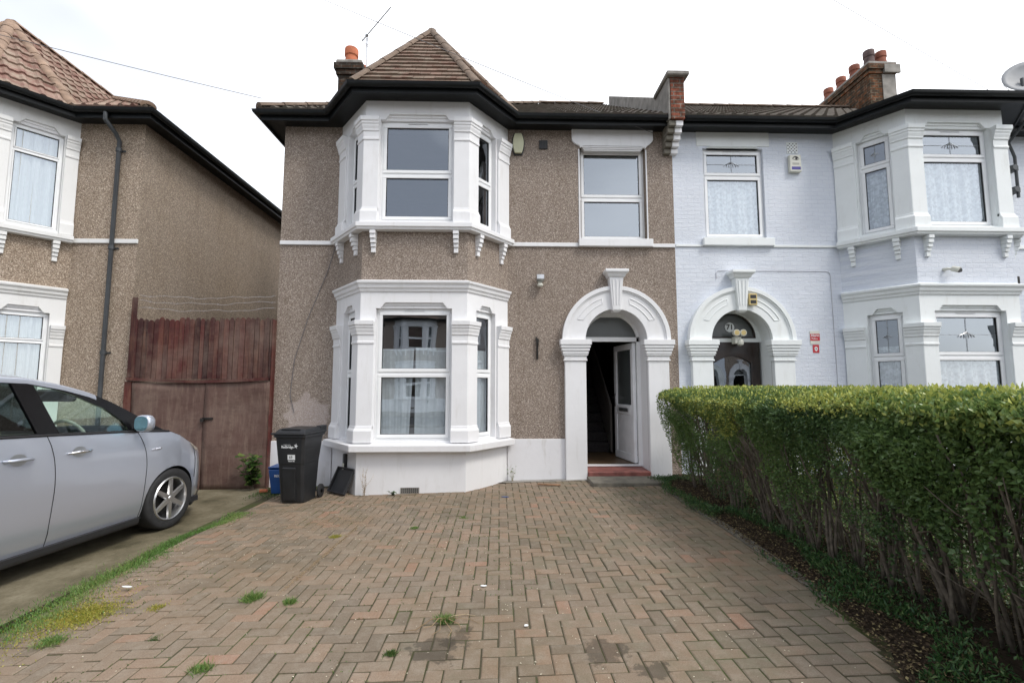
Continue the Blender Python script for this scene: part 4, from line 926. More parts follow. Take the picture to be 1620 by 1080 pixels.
def lb(s):
    for a in AX:
        if abs(s - a) < RA: return .33 + math.sqrt(RA * RA - (s - a) ** 2)
    return .235
ss = set(np.round(np.linspace(-3.95, .9, 70), 4)) | {-3.92, .89, .902, .87, -.03, -1.15}
for a in AX:
    for k in range(33): ss.add(round(a - RA * math.cos(math.pi * k / 32), 5))
    ss |= {a - RA - .0005, a + RA + .0005}
ss = sorted(ss); nr = 14
body_ = MB()
for sg in (1, -1):
    vs = []
    for s in ss:
        l = min(lb(s), S_(s) - .01)
        for j in range(nr + 1):
            p_ = side(s, l + (S_(s) - l) * (j / nr)); vs.append((p_[0] * sg, p_[1], p_[2]))
    m = nr + 1; body_.add(vs, [(i * m + j, i * m + j + 1, (i + 1) * m + j + 1, (i + 1) * m + j) for i in range(len(ss) - 1) for j in range(nr)])
nt_ = 9; top = MB(); ws = MB(); hood = MB()
for sg in (1, -1):
    rows = []
    for s in ss:
        wr = W_(s) * .965 - (R_(s) - S_(s)) * .27; row = []
        for j in range(nt_ + 1):
            t = 1 - (j / nt_) ** 1.3 if j < nt_ else 0; t = 1 - (j / nt_); row.append((wr * t * sg, s, R_(s) + (T_(s) - R_(s)) * (1 - t ** 2.6)))
        rows.append(row)
    for i in range(len(ss) - 1):
        sm = (ss[i] + ss[i + 1]) / 2; tgt = ws if -1.15 < sm < -.06 else (hood if sm > -.06 else body_)
        for j in range(nt_):
            q = tgt
            q.add([rows[i][j], rows[i][j + 1], rows[i + 1][j + 1], rows[i + 1][j]], [(0, 1, 2, 3)])
def weld(o):
    bm = bmesh.new(); bm.from_mesh(o.data); bmesh.ops.remove_doubles(bm, verts=bm.verts, dist=.0004); bmesh.ops.recalc_face_normals(bm, faces=bm.faces); bm.to_mesh(o.data); bm.free(); return o
bd = weld(body_.build('body', 'silver_paint', CAR, world=False, smooth=True)); weld(hood.build('bonnet', 'silver_paint', CAR, world=False, smooth=True)); weld(ws.build('windscreen', 'car_glass', CAR, world=False, smooth=True))
g1 = [(-1.34, 1.228), (-.60, 1.182), (-.67, 1.29), (-.84, 1.42), (-1.12, 1.555), (-1.32, 1.625), (-1.50, 1.66)]
g2 = [(-2.55, 1.272), (-1.53, 1.24), (-1.68, 1.675), (-2.6, 1.69)]; g3 = [(-3.40, 1.32), (-2.68, 1.28), (-2.72, 1.67), (-3.25, 1.63)]
for sg in (1, -1):
    sp = [s for s in ss if -3.78 <= s <= -.04]; outer = [(s, S_(s) - .0) for s in sp] + [(s, R_(s)) for s in reversed(sp)]
    b = MB(); b.panel(outer, [g1, g2, g3], .03, lambda s, n, z: (lambda p_: (p_[0] * sg, p_[1], p_[2]))(G_(s, z, n + .001)))
    b.build('window_surround', 'car_black', CAR, world=False)
    for g, m_ in ((g1, 'car_glass'), (g2, 'car_glass_dark'), (g3, 'car_glass_dark')):
        b = MB(); tri = tessellate_polygon([[Vector((s, z, 0)) for s, z in g]]); b.add([(G_(s, z, -.012)[0] * sg, s, z) for s, z in g], [tuple(t) for t in tri]); b.build('side_window', m_, CAR, world=False, recalc=False)
    b = MB(); sr = [s for s in ss if -3.7 <= s <= -.92]; vs = []
    for s in sr:
        rz_ = R_(s); vs += [(G_(s, rz_ - .045, .007)[0] * sg, s, rz_ - .045), (G_(s, rz_ - .02, .012)[0] * sg, s, rz_ - .02), (G_(s, rz_, .004)[0] * sg, s, rz_ + .002), ((G_(s, rz_)[0] - .05) * sg, s, rz_ + .012)]
    b.add(vs, [(4 * i + j, 4 * i + j + 1, 4 * i + j + 5, 4 * i + j + 4) for i in range(len(sr) - 1) for j in range(3)]); b.build('roof_rail', 'silver_paint', CAR, world=False, smooth=True)
    # belt and roof trims, seams
    b = MB(); b.tube([(G_(s, S_(s) + .012)[0] * sg + .006 * sg, s, S_(s) + .012) for s in sp if s < -.05], .011, 6); b.build('belt_trim', 'car_trim', CAR, world=False, smooth=True)
    b = MB()
    def chai(p_):
        for _ in range(3): p_ = [p_[0]] + [q for a_, c_ in zip(p_, p_[1:]) for q in ((a_[0] * .75 + c_[0] * .25, a_[1] * .75 + c_[1] * .25), (a_[0] * .25 + c_[0] * .75, a_[1] * .25 + c_[1] * .75))] + [p_[-1]]
        return p_
    def onside(pts): pts = chai(pts); return [(side(s, z, .0015)[0] * sg, s, z) for s, z in pts]
    b.tube(onside([(-1.45, 1.205), (-1.40, 1.05), (-1.375, .85), (-1.38, .65), (-1.395, .45), (-1.385, .24)]), .003, 5)
    b.tube(onside([(-.50, 1.155), (-.42, 1.0), (-.385, .85), (-.39, .65), (-.405, .45), (-.41, .24)]), .003, 5)
    b.tube(onside([(-2.5, 1.25), (-2.5, 1.0), (-2.5, .75)]), .003, 5)
    b.tube(onside([(.38, .905), (.43, .75), (.405, .52)]), .004, 5)
    b.build('door_seam', 'car_trim', CAR, world=False)
    b = MB(); b.sweep([(sg * .86, -2.5), (sg * .86, -.42)] if sg > 0 else [(sg * .86, -.42), (sg * .86, -2.5)], [(-.1, .17), (.0, .165), (.012, .19), (.014, .235), (-.1, .24)]); b.build('sill_trim', 'car_trim', CAR, world=False)
    # handles
    for hs in (-1.57, -1.28):
        b = MB(); s0 = hs; d_ = 1 if hs > -1.4 else -1; x_ = side(s0, 1.035)[0]
        s1 = s0 + d_ * .24; b.tube([((side(s, 1.035)[0] + o) * sg, s, 1.035 + z_) for s, o, z_ in ((s0, .004, -.004), (s0 + d_ * .03, .03, 0), (s0 + d_ * .12, .04, .003), (s0 + d_ * .2, .032, .003), (s1, .006, .004))], [.009, .013, .015, .015, .010], 8)
        h_ = b.build('door_handle', 'chrome' if hs > -1.4 else 'silver_paint', CAR, world=False, smooth=True)
        b = MB(); c_ = s0 + d_ * .12; vs = [(side(c_, 1.035, .0012)[0] * sg, c_, 1.035)] + [(side(c_ + .07 * math.cos(a), 1.035 + .05 * math.sin(a), .0012)[0] * sg, c_ + .07 * math.cos(a), 1.035 + .05 * math.sin(a)) for a in [2 * math.pi * k / 20 for k in range(20)]]
        b.add(vs, [(0, k + 1, (k + 1) % 20 + 1) for k in range(20)]); b.build('handle_recess', 'pipe_grey' if False else 'metal_grey', h_, world=False, recalc=False)
    # mirror
    b = MB(); cx_, cy_, cz_ = .975 * sg, -.55, 1.255; vs = []; fs = []
    nu_, nv2 = 18, 10
    for j in range(nv2 + 1):
        ph_ = math.pi * j / nv2 - math.pi / 2
        for i in range(nu_):
            t = 2 * math.pi * i / nu_; ex = lambda c: math.copysign(abs(c) ** .75, c); x_ = .092 * ex(math.cos(t)) * ex(math.cos(ph_)); y_ = .08 * ex(math.sin(ph_)); z_ = .092 * ex(math.sin(t)) * ex(math.cos(ph_)); vs.append((cx_ + x_, cy_ + max(y_, -.045), cz_ + z_))
    fs = [(j * nu_ + i, j * nu_ + (i + 1) % nu_, (j + 1) * nu_ + (i + 1) % nu_, (j + 1) * nu_ + i) for j in range(nv2) for i in range(nu_)]
    b.add(vs, fs); mi = b.build('wing_mirror', 'silver_paint', CAR, world=False, smooth=True)
    b = MB(); pts = [(cx_ + .076 * math.copysign(abs(math.cos(a)) ** .7, math.cos(a)), cy_ - .049, cz_ + .076 * math.copysign(abs(math.sin(a)) ** .7, math.sin(a))) for a in [2 * math.pi * k / 28 for k in range(28)]]; b.add(pts, [tuple(range(28))]); b.build('mirror_glass', 'mirror_glass', mi, world=False, recalc=False)
    b = MB(); b.tube([(.80 * sg, -.50, 1.17), (.88 * sg, -.52, 1.18), (.95 * sg, -.54, 1.2)], [.035, .028, .03], 8); b.build('mirror_arm', 'car_trim', mi, world=False, smooth=True)
    # headlight
    b = MB(); vs = []; 
    hl = [(.30, .965), (.40, .915), (.52, .86), (.60, .815), (.56, .795), (.44, .84), (.34, .91)]
    b.add([(side(s, min(z, S_(s) - .002), .004)[0] * sg, s, z) for s, z in hl], [tuple(t) for t in tessellate_polygon([[Vector((s, z, 0)) for s, z in hl]])]); b.build('headlight', 'lamp_glass', CAR, world=False, recalc=False)
    # arch lip and liner
    for a in AX:
        b = MB(); vs = []; n_ = 28
        for k in range(n_ + 1):
            t = math.pi * k / n_; s = a - RA * math.cos(t); z = .33 + RA * math.sin(t); x_ = side(s, z)[0]
            vs += [(x_ * sg, s, z), ((x_ - .30) * sg, s, z)]
        b.add(vs, [(2 * k, 2 * k + 1, 2 * k + 3, 2 * k + 2) for k in range(n_)]); b.build('wheel_arch', 'car_trim', CAR, world=False, recalc=False)
# wheels
for a in AX:
    for sg in (1, -1):
        xo = .885 * sg; r = .345
        tp = [(.245, -.19), (.27, -.20), (.315, -.205), (.338, -.19), (r, -.16), (r, -.04), (.338, -.012), (.315, -.0), (.27, -.003), (.245, -.012)]
        b = MB(); b.lathe([(q[0], q[1] * sg) for q in tp], (xo, a, r), 'x', 40)
        for k in range(60):
            t = 2 * math.pi * k / 60; 
        wh = b.build('wheel', 'rubber', CAR, world=False, smooth=True)
        b = MB(); b.lathe([(.248, -.010 * sg), (.238, .002 * sg), (.226, -.004 * sg), (.218, -.03 * sg), (.215, -.16 * sg)], (xo, a, r), 'x', 40)
        for k in range(6):
            t = 2 * math.pi * (k + .5) / 6; ca, sa = math.cos(t), math.sin(t)
            def q(rr, ww, n): return (xo + n * sg, a + rr * ca - ww * sa, r + rr * sa + ww * ca)
            b.add([q(.03, -.032, -.03), q(.03, .032, -.03), q(.222, .026, -.022), q(.222, -.026, -.022), q(.03, -.026, -.008), q(.03, .026, -.008), q(.224, .019, -.006), q(.224, -.019, -.006)], [(4, 5, 6, 7), (0, 4, 7, 3), (1, 2, 6, 5), (3, 7, 6, 2), (0, 1, 5, 4)])
        b.lathe([(.0, .0), (.028, -.001 * sg), (.034, -.008 * sg), (.055, -.012 * sg), (.06, -.03 * sg)], (xo, a, r), 'x', 24)
        for k in range(5):
            t = 2 * math.pi * k / 5; b.lathe([(0, .0), (.008, -.001 * sg), (.008, -.02 * sg)], (xo - .008 * sg, a + .044 * math.cos(t), r + .044 * math.sin(t)), 'x', 8)
        b.build('rim', 'alloy', wh, world=False, smooth='auto')
        b = MB(); b.lathe([(0, -.07 * sg), (.15, -.07 * sg), (.15, -.09 * sg), (0.0, -.09 * sg)], (xo, a, r), 'x', 30); b.lathe([(0, -.15 * sg), (.22, -.15 * sg)], (xo, a, r), 'x', 30); b.build('brake_disc', 'dark_metal', wh, world=False)
b = MB(); b.box(-.80, .80, -3.8, .55, .2, .26); b.build('underbody', 'car_trim', CAR, world=False)
b = MB(); b.hexa([(-.8, .45, .15), (.8, .45, .15), (.55, .86, .15), (-.55, .86, .15), (-.8, .45, .27), (.8, .45, .27), (.55, .88, .27), (-.55, .88, .27)]); b.build('front_skirt', 'car_trim', CAR, world=False, bevel=.02)
b = MB()
for sy in (-1, 1):
    for s0 in (-1.55, -2.6): 
        b.box(sy * .40 - .25, sy * .40 + .25, s0 - .05, s0 + .5, .5, .72); b.hexa([(sy * .4 - .24, s0 - .12, .7), (sy * .4 + .24, s0 - .12, .7), (sy * .4 + .24, s0 + .02, .7), (sy * .4 - .24, s0 + .02, .7), (sy * .4 - .2, s0 - .28, 1.3), (sy * .4 + .2, s0 - .28, 1.3), (sy * .4 + .2, s0 - .18, 1.3), (sy * .4 - .2, s0 - .18, 1.3)]); b.box(sy * .4 - .13, sy * .4 + .13, s0 - .30, s0 - .2, 1.34, 1.52)
b.build('seat', 'seat_beige', CAR, world=False, bevel=.03, seg=2)
b = MB(); b.hexa([(-.78, -.55, .9), (.78, -.55, .9), (.7, -.1, .9), (-.7, -.1, .9), (-.78, -.62, 1.12), (.78, -.62, 1.12), (.7, -.1, 1.10), (-.7, -.1, 1.10)]); b.build('dashboard', 'seat_beige', CAR, world=False, bevel=.03, seg=2)
b = MB()
for sy in (-1, 1): b.box(sy * .78 - .02, sy * .78 + .02, -3.5, -.5, .3, 1.15)
b.box(-.8, .8, -3.5, -.1, .3, .34); b.build('door_card', 'seat_beige', CAR, world=False)
b = MB(); cc = Vector((.38, -.80, 1.13)); u_ = Vector((1, 0, 0)); v_ = Vector((0, -.42, .9)).normalized(); b.tube([tuple(cc + u_ * .19 * math.cos(t) + v_ * .19 * math.sin(t)) for t in [2 * math.pi * k / 28 for k in range(29)]], .016, 8); b.tube([tuple(cc), tuple(cc + Vector((0, .25, -.1)))], .03, 8); b.tube([tuple(cc - u_ * .18), tuple(cc + u_ * .18)], .02, 6); b.build('steering_wheel', 'seat_beige', CAR, world=False, smooth=True)
b = MB(); b.box(.2, .58, -1.03, -.93, 1.50, 1.62); b.build('sun_visor', 'car_trim', CAR, world=False, bevel=.02)
Tm = Matrix.Translation(Vector((side(-.33, .945)[0] + .006, -.33, .945))) @ Matrix.Rotation(R(90), 4, 'Z') @ Matrix.Rotation(R(90), 4, 'X')
text_mesh('hybrid_badge', 'HYBRID', .038, 'chrome', CAR, Tm, .002, align='LEFT', shear=.3)

# ------------------------------------------------------------------ GATE
GY = 8.14; G = thing('wooden_gate', 'weathered dark red double gate with picket boards above, between the two houses', 'gate', (-5, GY, 0))
gx0, gx1 = -6.08, -3.80; mid = -4.86
for k, (a0, a1) in enumerate(((gx0 + .04, mid - .004), (mid + .004, gx1))):
    b = MB(); n_ = 14; vs = []
    for j in range(n_ + 1):
        for i in range(n_ + 1): u, v = i / n_, j / n_; vs.append((a0 + (a1 - a0) * u, GY + .012 * math.sin(u * 5 + v * 4 + k * 2) - .008 * math.sin(v * 7), gz(a0) - .03 + 1.77 * v))
    m = n_ + 1; b.add(vs, [(j * m + i, j * m + i + 1, (j + 1) * m + i + 1, (j + 1) * m + i) for j in range(n_) for i in range(n_)], .3 + .5 * k)
    o = b.build('door_leaf', 'ply_red', G, smooth=True); md = o.modifiers.new('thick', 'SOLIDIFY'); md.thickness = .03
b = MB(); x = gx0 - .02
while x < gx1 - .02:
    w_ = random.uniform(.07, .095); zt = 2.66 + random.uniform(-.025, .03); x1 = min(x + w_, gx1); yy = GY - .03 + random.uniform(-.006, .006); c_ = (x + x1) / 2; t_ = random.uniform(-.006, .006)
    b.prism([(x + .004, 1.66), (x1 - .004, 1.66), (x1 - .004 + t_, zt - .035), (c_ + .012 + t_, zt), (c_ - .012 + t_, zt), (x + .003 + t_, zt - .035)], 0, .02, lambda u, z, n: (u, yy - n, z)); x = x1
b.build('picket_board', 'picket_red', G)
b = MB(); n_ = 16; pts = [(gx0 - .05 + (gx1 - gx0 + .03) * i / n_, GY - .07, 1.67 - .045 * math.sin(math.pi * i / n_)) for i in range(n_ + 1)]
for i in range(n_): p0, p1 = pts[i], pts[i + 1]; b.hexa([(p0[0], p0[1], p0[2] - .03), (p1[0], p1[1], p1[2] - .03), (p1[0], p1[1] + .06, p1[2] - .03), (p0[0], p0[1] + .06, p0[2] - .03), (p0[0], p0[1], p0[2] + .02), (p1[0], p1[1], p1[2] + .02), (p1[0], p1[1] + .06, p1[2] + .02), (p0[0], p0[1] + .06, p0[2] + .02)], .4)
b.build('rail', 'picket_red', G)
for q in ((gx0 - .09, gx0 + .02, GY - .04, GY + .06, -.25, 1.62), (gx0 - .05, gx0 + .04, GY - .055, GY - .035, 1.69, 3.02), (gx1 - .005, gx1 + .025, GY - .04, GY + .06, -.25, 2.66)): b = MB(); b.box(*q); b.build('post', 'picket_red', G, bevel=.004)
b = MB(); b.box(mid - .01, mid + .16, GY - .06, GY - .035, 1.0, 1.03); b.lathe([(.0, 0), (.03, 0), (.03, .05), (0, .05)], (mid + .0, GY - .07, .965), sides=10); b.tube([(mid - .02, GY - .06, 1.02), (mid - .02, GY - .09, 1.0), (mid - .02, GY - .06, .97)], .006, 6); b.build('latch', 'dark_metal', G)
for k, (z, lab) in enumerate(((2.86, 'lower strand of rusty wire strung above the red picket boards'), (2.98, 'middle strand of rusty wire strung above the red picket boards'), (3.08, 'top strand of rusty wire strung above the red picket boards'))):
    b = MB(); pts = [(gx0 + 2.27 * i / 40, GY + .05, z + .012 * math.sin(i * .37 + k * 2) + .008 * math.sin(i * .9 + k) - .05 * math.sin(math.pi * i / 40)) for i in range(41)]; b.tube(pts, .002, 4)
    for i in range(3, 40, 4): x_, y_, z_ = pts[i]; b.tube([(x_ - .015, y_, z_ - .015), (x_ + .015, y_, z_ + .018)], .0015, 4)
    tag(b.build('wire_strand', 'cable_pale'), lab, 'wire', 'wire strands above the gate')

# ------------------------------------------------------------------ BINS
def lerp(a, b_, t): return a + (b_ - a) * t
BN = thing('wheelie_bin', 'tall black wheelie bin with white sticker, standing beside the white bay', 'bin', (-2.86, 7.08, gz(-2.9) + .01), R(-9)); BN.scale = (.84, .86, .97)
b = MB(); H_ = 1.0
def ringp(w0, d0, z, y0=0): c = .035; return [(-w0 + c, -d0 + y0, z), (w0 - c, -d0 + y0, z), (w0, -d0 + c + y0, z), (w0, d0 - c + y0, z), (w0 - c, d0 + y0, z), (-w0 + c, d0 + y0, z), (-w0, d0 - c + y0, z), (-w0, -d0 + c + y0, z)]
lv = [(.20, .20, 0.0, .02), (.205, .21, .03, .02), (.225, .26, .55, .0), (.228, .262, .56, -.004), (.26, .31, .93, 0), (.285, .335, .935, 0), (.285, .335, .97, 0)]
vs = [p_ for l in lv for p_ in ringp(l[0], l[1], l[2], l[3])]; fs = [(k * 8 + i, k * 8 + (i + 1) % 8, (k + 1) * 8 + (i + 1) % 8, (k + 1) * 8 + i) for k in range(len(lv) - 1) for i in range(8)] + [tuple(range(8))]
b.add(vs, fs); bb = b.build('body', 'black_plastic', BN, world=False, bevel=.006, seg=2)
b = MB(); b.hexa([(-.12, -.216, .04), (.09, -.216, .04), (.09, -.19, .04), (-.12, -.19, .04), (-.13, -.272, .50), (.10, -.272, .50), (.10, -.24, .52), (-.13, -.24, .52)]); b.build('front_panel', 'black_plastic', bb, world=False, bevel=.008, seg=2)
b = MB(); b.box(-.30, .30, -.37, .34, .975, 1.0); b.hexa([(-.27, -.30, 1.0), (.27, -.30, 1.0), (.27, .31, 1.0), (-.27, .31, 1.0), (-.23, -.24, 1.05), (.23, -.24, 1.05), (.23, .29, 1.055), (-.23, .29, 1.055)]); b.box(-.18, .16, -.27, -.245, 1.03, 1.06); b.box(.17, .26, .2, .40, .99, 1.07)
b.build('lid', 'black_plastic', BN, world=False, bevel=.01, seg=2)
b = MB(); b.tube([(-.24, .38, .97), (-.24, .41, 1.0), (.24, .41, 1.0), (.24, .38, .97)], .014, 8); b.build('grab_handle', 'black_plastic', BN, world=False)
for sx in (-1, 1):
    b = MB(); b.lathe([(.03, -.025), (.085, -.025), (.1, -.015), (.1, .015), (.085, .025), (.03, .025)], (sx * .25, .27, .10), 'x', 24); wl_ = b.build('wheel', 'rubber', BN, world=False, smooth='auto')
b = MB(); b.tube([(-.25, .27, .1), (.25, .27, .1)], .012, 8); b.build('axle', 'dark_metal', BN, world=False)
def bt(x, z, n=.004):
    t = (z - .56) / .37; yf = -(.262 + (.31 - .262) * t); sl = math.atan2(.048, .37); return Matrix.Translation((x, yf - n, z)) @ Matrix.Rotation(R(90) + sl * 1.0, 4, 'X')
text_mesh('council_lettering', 'Redbridge', .052, 'ink_white', bb, bt(-.035, .80), .0008, bold=.0012)
text_mesh('council_lettering', 'London Borough of', .016, 'ink_white', bb, bt(-.04, .832), .0008)
b = MB(); pts = []
for k in range(10): rr = .042 if k % 2 == 0 else .014; a = R(90 + 36 * k - 12); pts.append((rr * math.cos(a), rr * math.sin(a)))
Tm = bt(.115, .815); b.add([tuple(Tm @ Vector((p_[0], p_[1], 0))) for p_ in pts] + [tuple(Tm @ Vector((0, 0, .001)))], [(k, (k + 1) % 10, 10) for k in range(10)]); b.build('council_star', 'ink_white', bb, world=False, recalc=False)
Tm = bt(.03, .655); b = MB(); b.add([tuple(Tm @ Vector(p_)) for p_ in ((-.065, -.036, 0), (.065, -.036, 0), (.065, .036, 0), (-.065, .036, 0))], [(0, 1, 2, 3)]); stk_ = b.build('sticker', 'ink_white', bb, world=False, recalc=False)
text_mesh('sticker_number', '69', .06, 'ink_black', stk_, bt(.02, .655, .006), .0006)
text_mesh('sticker_caption', 'House No', .026, 'ink_white', bb, bt(.03, .60), .0006, bold=.0008)
BX = thing('recycling_box', 'small blue recycling box half hidden behind the black wheelie bin', 'box', (-3.30, 7.72, gz(-3.3) + .005), R(4))
b = MB()
for (w0, w1, z0, z1) in ((.17, .21, 0, .36), (.225, .228, .36, .40)): b.hexa([(-w0, -.14, z0), (w0, -.14, z0), (w0, .14, z0), (-w0, .14, z0), (-w1, -.18, z1), (w1, -.18, z1), (w1, .18, z1), (-w1, .18, z1)])
b.build('body', 'blue_plastic', BX, world=False, bevel=.008); text_mesh('lettering', 'RECYCLE', .05, 'ink_white', BX, Matrix.Translation((-.02, -.176, .27)) @ Matrix.Rotation(R(96), 4, 'X'), .001, bold=.001)
LD = thing('loose_lid', 'loose black box lid leaning against the bay wall behind the wheelie bin', 'lid', (-2.43, 7.44, gz(-2.4) + .01), R(-40)); LD.scale = (.85, .85, .9)
b = MB(); t_ = R(62)
def LT(x, y, z): return (x, y * math.cos(t_) + z * -math.sin(t_), y * math.sin(t_) + z * math.cos(t_))
b.T = LT; b.box(-.26, .26, 0, .44, .0, .012); b.box(-.26, -.235, 0, .44, .0121, .05); b.box(.235, .26, 0, .44, .0121, .05); b.box(-.2349, .2349, 0, .025, .0121, .05); b.box(-.2349, .2349, .415, .44, .0121, .05); b.build('lid_shell', 'black_plastic', LD, world=False, bevel=.006)
# ------------------------------------------------------------------ WALL FIXTURES
AB = thing('alarm_box', 'cream barrel-shaped alarm box high on the pebble-dash beside the bay', 'alarm box', (.325, YW, 5.82))
def barrel(w, h, n=10): return [(-w * .62 - (w * .38) * math.sin(math.pi * i / n), -h + 2 * h * i / n) for i in range(n + 1)] + [(w * .62 + (w * .38) * math.sin(math.pi * i / n), h - 2 * h * i / n) for i in range(n + 1)]
b = MB(); b.prism(barrel(.115, .20), 0, .03, lambda u, z, n: (u, -n, z)); b.build('backplate', 'black_plastic', AB, world=False); b = MB(); b.prism(barrel(.098, .18), .0301, .075, lambda u, z, n: (u, -n, z)); b.build('cover', 'cream_plastic', AB, world=False, bevel=.012, seg=2)
FL = thing('floodlight', 'small grey floodlight with cream sensor on the pebble-dash wall left of the arch', 'floodlight', (.70, YW, 3.38))
b = MB(); b.hexa([(-.065, -.16, -.02), (.065, -.16, -.02), (.065, -.07, -.05), (-.065, -.07, -.05), (-.065, -.14, .07), (.065, -.14, .07), (.065, -.05, .06), (-.065, -.05, .06)]); b.build('lamp_head', 'metal_grey', FL, world=False, bevel=.006); b = MB(); b.box(-.035, .035, -.06, 0, -.09, -.03); b.build('bracket', 'ivory_plastic', FL, world=False); b = MB(); b.lathe([(0, -.14), (.045, -.13), (.055, -.10), (.035, -.085), (0, -.085)], (0, -.08, 0)); b.build('sensor', 'ivory_plastic', FL, world=False, smooth=True)
HK = MB(); HK.tube([(.63, YW - .02, 2.38), (.65, YW - .05, 2.22), (.645, YW - .04, 2.02)], .014, 6); HK.tube([(.67, YW - .02, 2.34), (.66, YW - .07, 2.27), (.65, YW - .03, 2.15)], .01, 6); HK.box(.635, .665, YW - .012, YW, 2.0, 2.36); tag(HK.build('wall_bracket', 'dark_metal'), 'rusty black iron bracket on the pebble-dash left of the open door', 'bracket')
A2 = thing('alarm_box', 'white alarm box with an eye emblem and blue strip on the painted brick wall', 'alarm box', (5.29, YW, 5.52))
b = MB(); b.box(-.105, .105, -.075, 0, -.17, .15); b.build('cover', 'ivory_plastic', A2, world=False, bevel=.015, seg=2); b = MB(); b.box(-.075, .085, -.078, -.0755, -.13, -.075); b.build('strip', 'ink_blue', A2, world=False)
b = MB(); ring = arc(0, .07, .055, 20, 175, 10) + arc(.02, .03, .06, 140, 60, 8); b.prism(arc(.0, .055, .062, 15, 170, 12) + [(.0 + .062 * math.cos(R(a)) * .9, .052 + .045 * math.sin(R(a))) for a in range(165, 15, -15)], .0755, .078, lambda u, z, n: (u, -n, z)); b.prism(arc(.015, .075, .022, 0, 340, 12), .0755, .079, lambda u, z, n: (u, -n, z)); b.tube([(-.05, -.077, .07), (-.02, -.077, .05), (.03, -.077, .045), (.065, -.077, .07)], .003, 5)
for k in range(2): b.box(-.06, .06, -.0775, -.0755, -.015 - k * .02, -.009 - k * .02)
b.build('eye_emblem', 'ink_black', A2, world=False)
SG = thing('wall_sign', 'upper red and white alarm sign on the painted brick beside the white bay', 'sign', (5.50, YW, 2.40), group='red alarm signs by the white bay')
b = MB(); b.box(-.085, .085, -.008, 0, -.13, .10); b.build('plate', 'ivory_plastic', SG, world=False); b = MB(); b.box(-.085, .085, -.011, -.0081, -.07, .05); b.build('red_field', 'ink_red', SG, world=False)
text_mesh('lettering', 'Alarm', .06, 'ink_white', SG, Matrix.Translation((0, -.013, .02)) @ RX, .0008, bold=.001); text_mesh('lettering', 'Police', .045, 'ink_white', SG, Matrix.Translation((-.01, -.013, -.035)) @ RX, .0008)
SG2 = thing('wall_sign', 'lower small square red sticker with a white shield beside the white bay', 'sign', (5.51, YW, 2.19), group='red alarm signs by the white bay')
b = MB(); b.box(-.055, .055, -.006, 0, -.07, .07); b.build('plate', 'ink_red', SG2, world=False); b = MB(); b.prism([(-.028, .02), (-.012, .03), (0, .038), (.012, .03), (.028, .02), (.022, -.025), (0, -.045), (-.022, -.025)], .0061, .008, lambda u, z, n: (u, -n, z)); b.build('shield', 'ink_white', SG2, world=False); b = MB(); b.prism(arc(0, .0, .012, 0, 340, 10), .0081, .009, lambda u, z, n: (u, -n, z)); b.build('keyhole', 'ink_black', SG2, world=False)
BB = thing('bell_box', 'yellowed box with two dark panels stuck on the white door arch', 'box', (4.36, YW - .12, 3.03)); b = MB(); b.box(-.07, .07, -.04, 0, -.10, .10); b.build('case', 'yellow_plastic', BB, world=False, bevel=.006); b = MB(); b.box(-.05, .05, -.043, -.0401, .015, .075); b.box(-.05, .05, -.043, -.0401, -.075, -.015); b.build('dark_panel', 'ink_black', BB, world=False)
DL = thing('security_light', 'cream twin-headed security light hanging in the arch below number 71', 'light', (4.23, 8.42, 2.42))
b = MB(); b.box(-.06, .06, -.06, .07, -.13, .0); b.lathe([(0, -.17), (.05, -.15), (.055, -.1), (.045, -.05), (0, -.04)], (.04, -.05, .0)); b.build('base', 'ivory_plastic', DL, world=False, bevel=.01)
for sx in (-.055, .065):
    b = MB(); b.lathe([(0, .07), (.05, .05), (.06, 0), (.058, -.03), (.045, -.035)], (sx, -.10, .06), 'y', 20); hd = b.build('lamp_head', 'ivory_plastic', DL, world=False, smooth='auto'); b = MB(); b.lathe([(0, -.037), (.046, -.034)], (sx, -.10, .06), 'y', 20); b.build('lens', 'yellow_plastic', hd, world=False)
CC = thing('security_camera', 'small white security camera above the ground-floor cornice of the white bay', 'camera', (7.2, YB, 3.37)); b = MB(); b.tube([(-.08, 0, .03), (-.08, -.06, .03), (-.02, -.1, .02)], [.03, .02, .02], 10); b.build('mount', 'ivory_plastic', CC, world=False, smooth=True); b = MB(); b.tube([(-.02, -.08, .03), (.02, -.16, -.01)], [.042, .046], 14); b.build('housing', 'ivory_plastic', CC, world=False, smooth='auto'); b = MB(); b.lathe([(.0, 0), (.038, 0), (.038, .02)], (.022, -.167, -.012), 'y', 16); b.build('lens', 'ink_black', CC, world=False)
# satellite dish on pole beside the white bay
SD = thing('satellite_dish', 'grey satellite dish on a wall pole at the right of the white bay', 'satellite dish', (9.28, YW - .12, 4.9))
b = MB(); b.tube([(0, 0, 0), (0, 0, .75), (-.12, -.03, 1.0), (-.12, -.34, 1.25), (-.12, -.34, 2.02)], .024, 10); b.build('pole', 'pipe_grey', SD, world=False, smooth='auto')
for z in (.1, .5): b = MB(); b.box(-.05, .05, 0, .12, z, z + .06); b.lathe([(.0, -.1), (.05, -.1), (.06, -.05), (.06, .03), (0, .04)], (-.09, .02, z + .03), 'y', 12); b.build('pole_bracket', 'pipe_grey', SD, world=False)
b = MB(); dc = Vector((.02, -.34, 2.02)); ax = Vector((-.45, -.80, .35)).normalized(); s1_ = ax.cross(Vector((0, 0, 1))).normalized(); s2_ = s1_.cross(ax)
vs = [tuple(dc)]; fs = []; nR = 5; nT = 28
for i in range(1, nR + 1):
    rr = .36 * i / nR
    for k in range(nT): t = 2 * math.pi * k / nT; vs.append(tuple(dc + s1_ * rr * math.cos(t) * 1.05 + s2_ * rr * math.sin(t) + ax * (rr ** 2 * .55)))
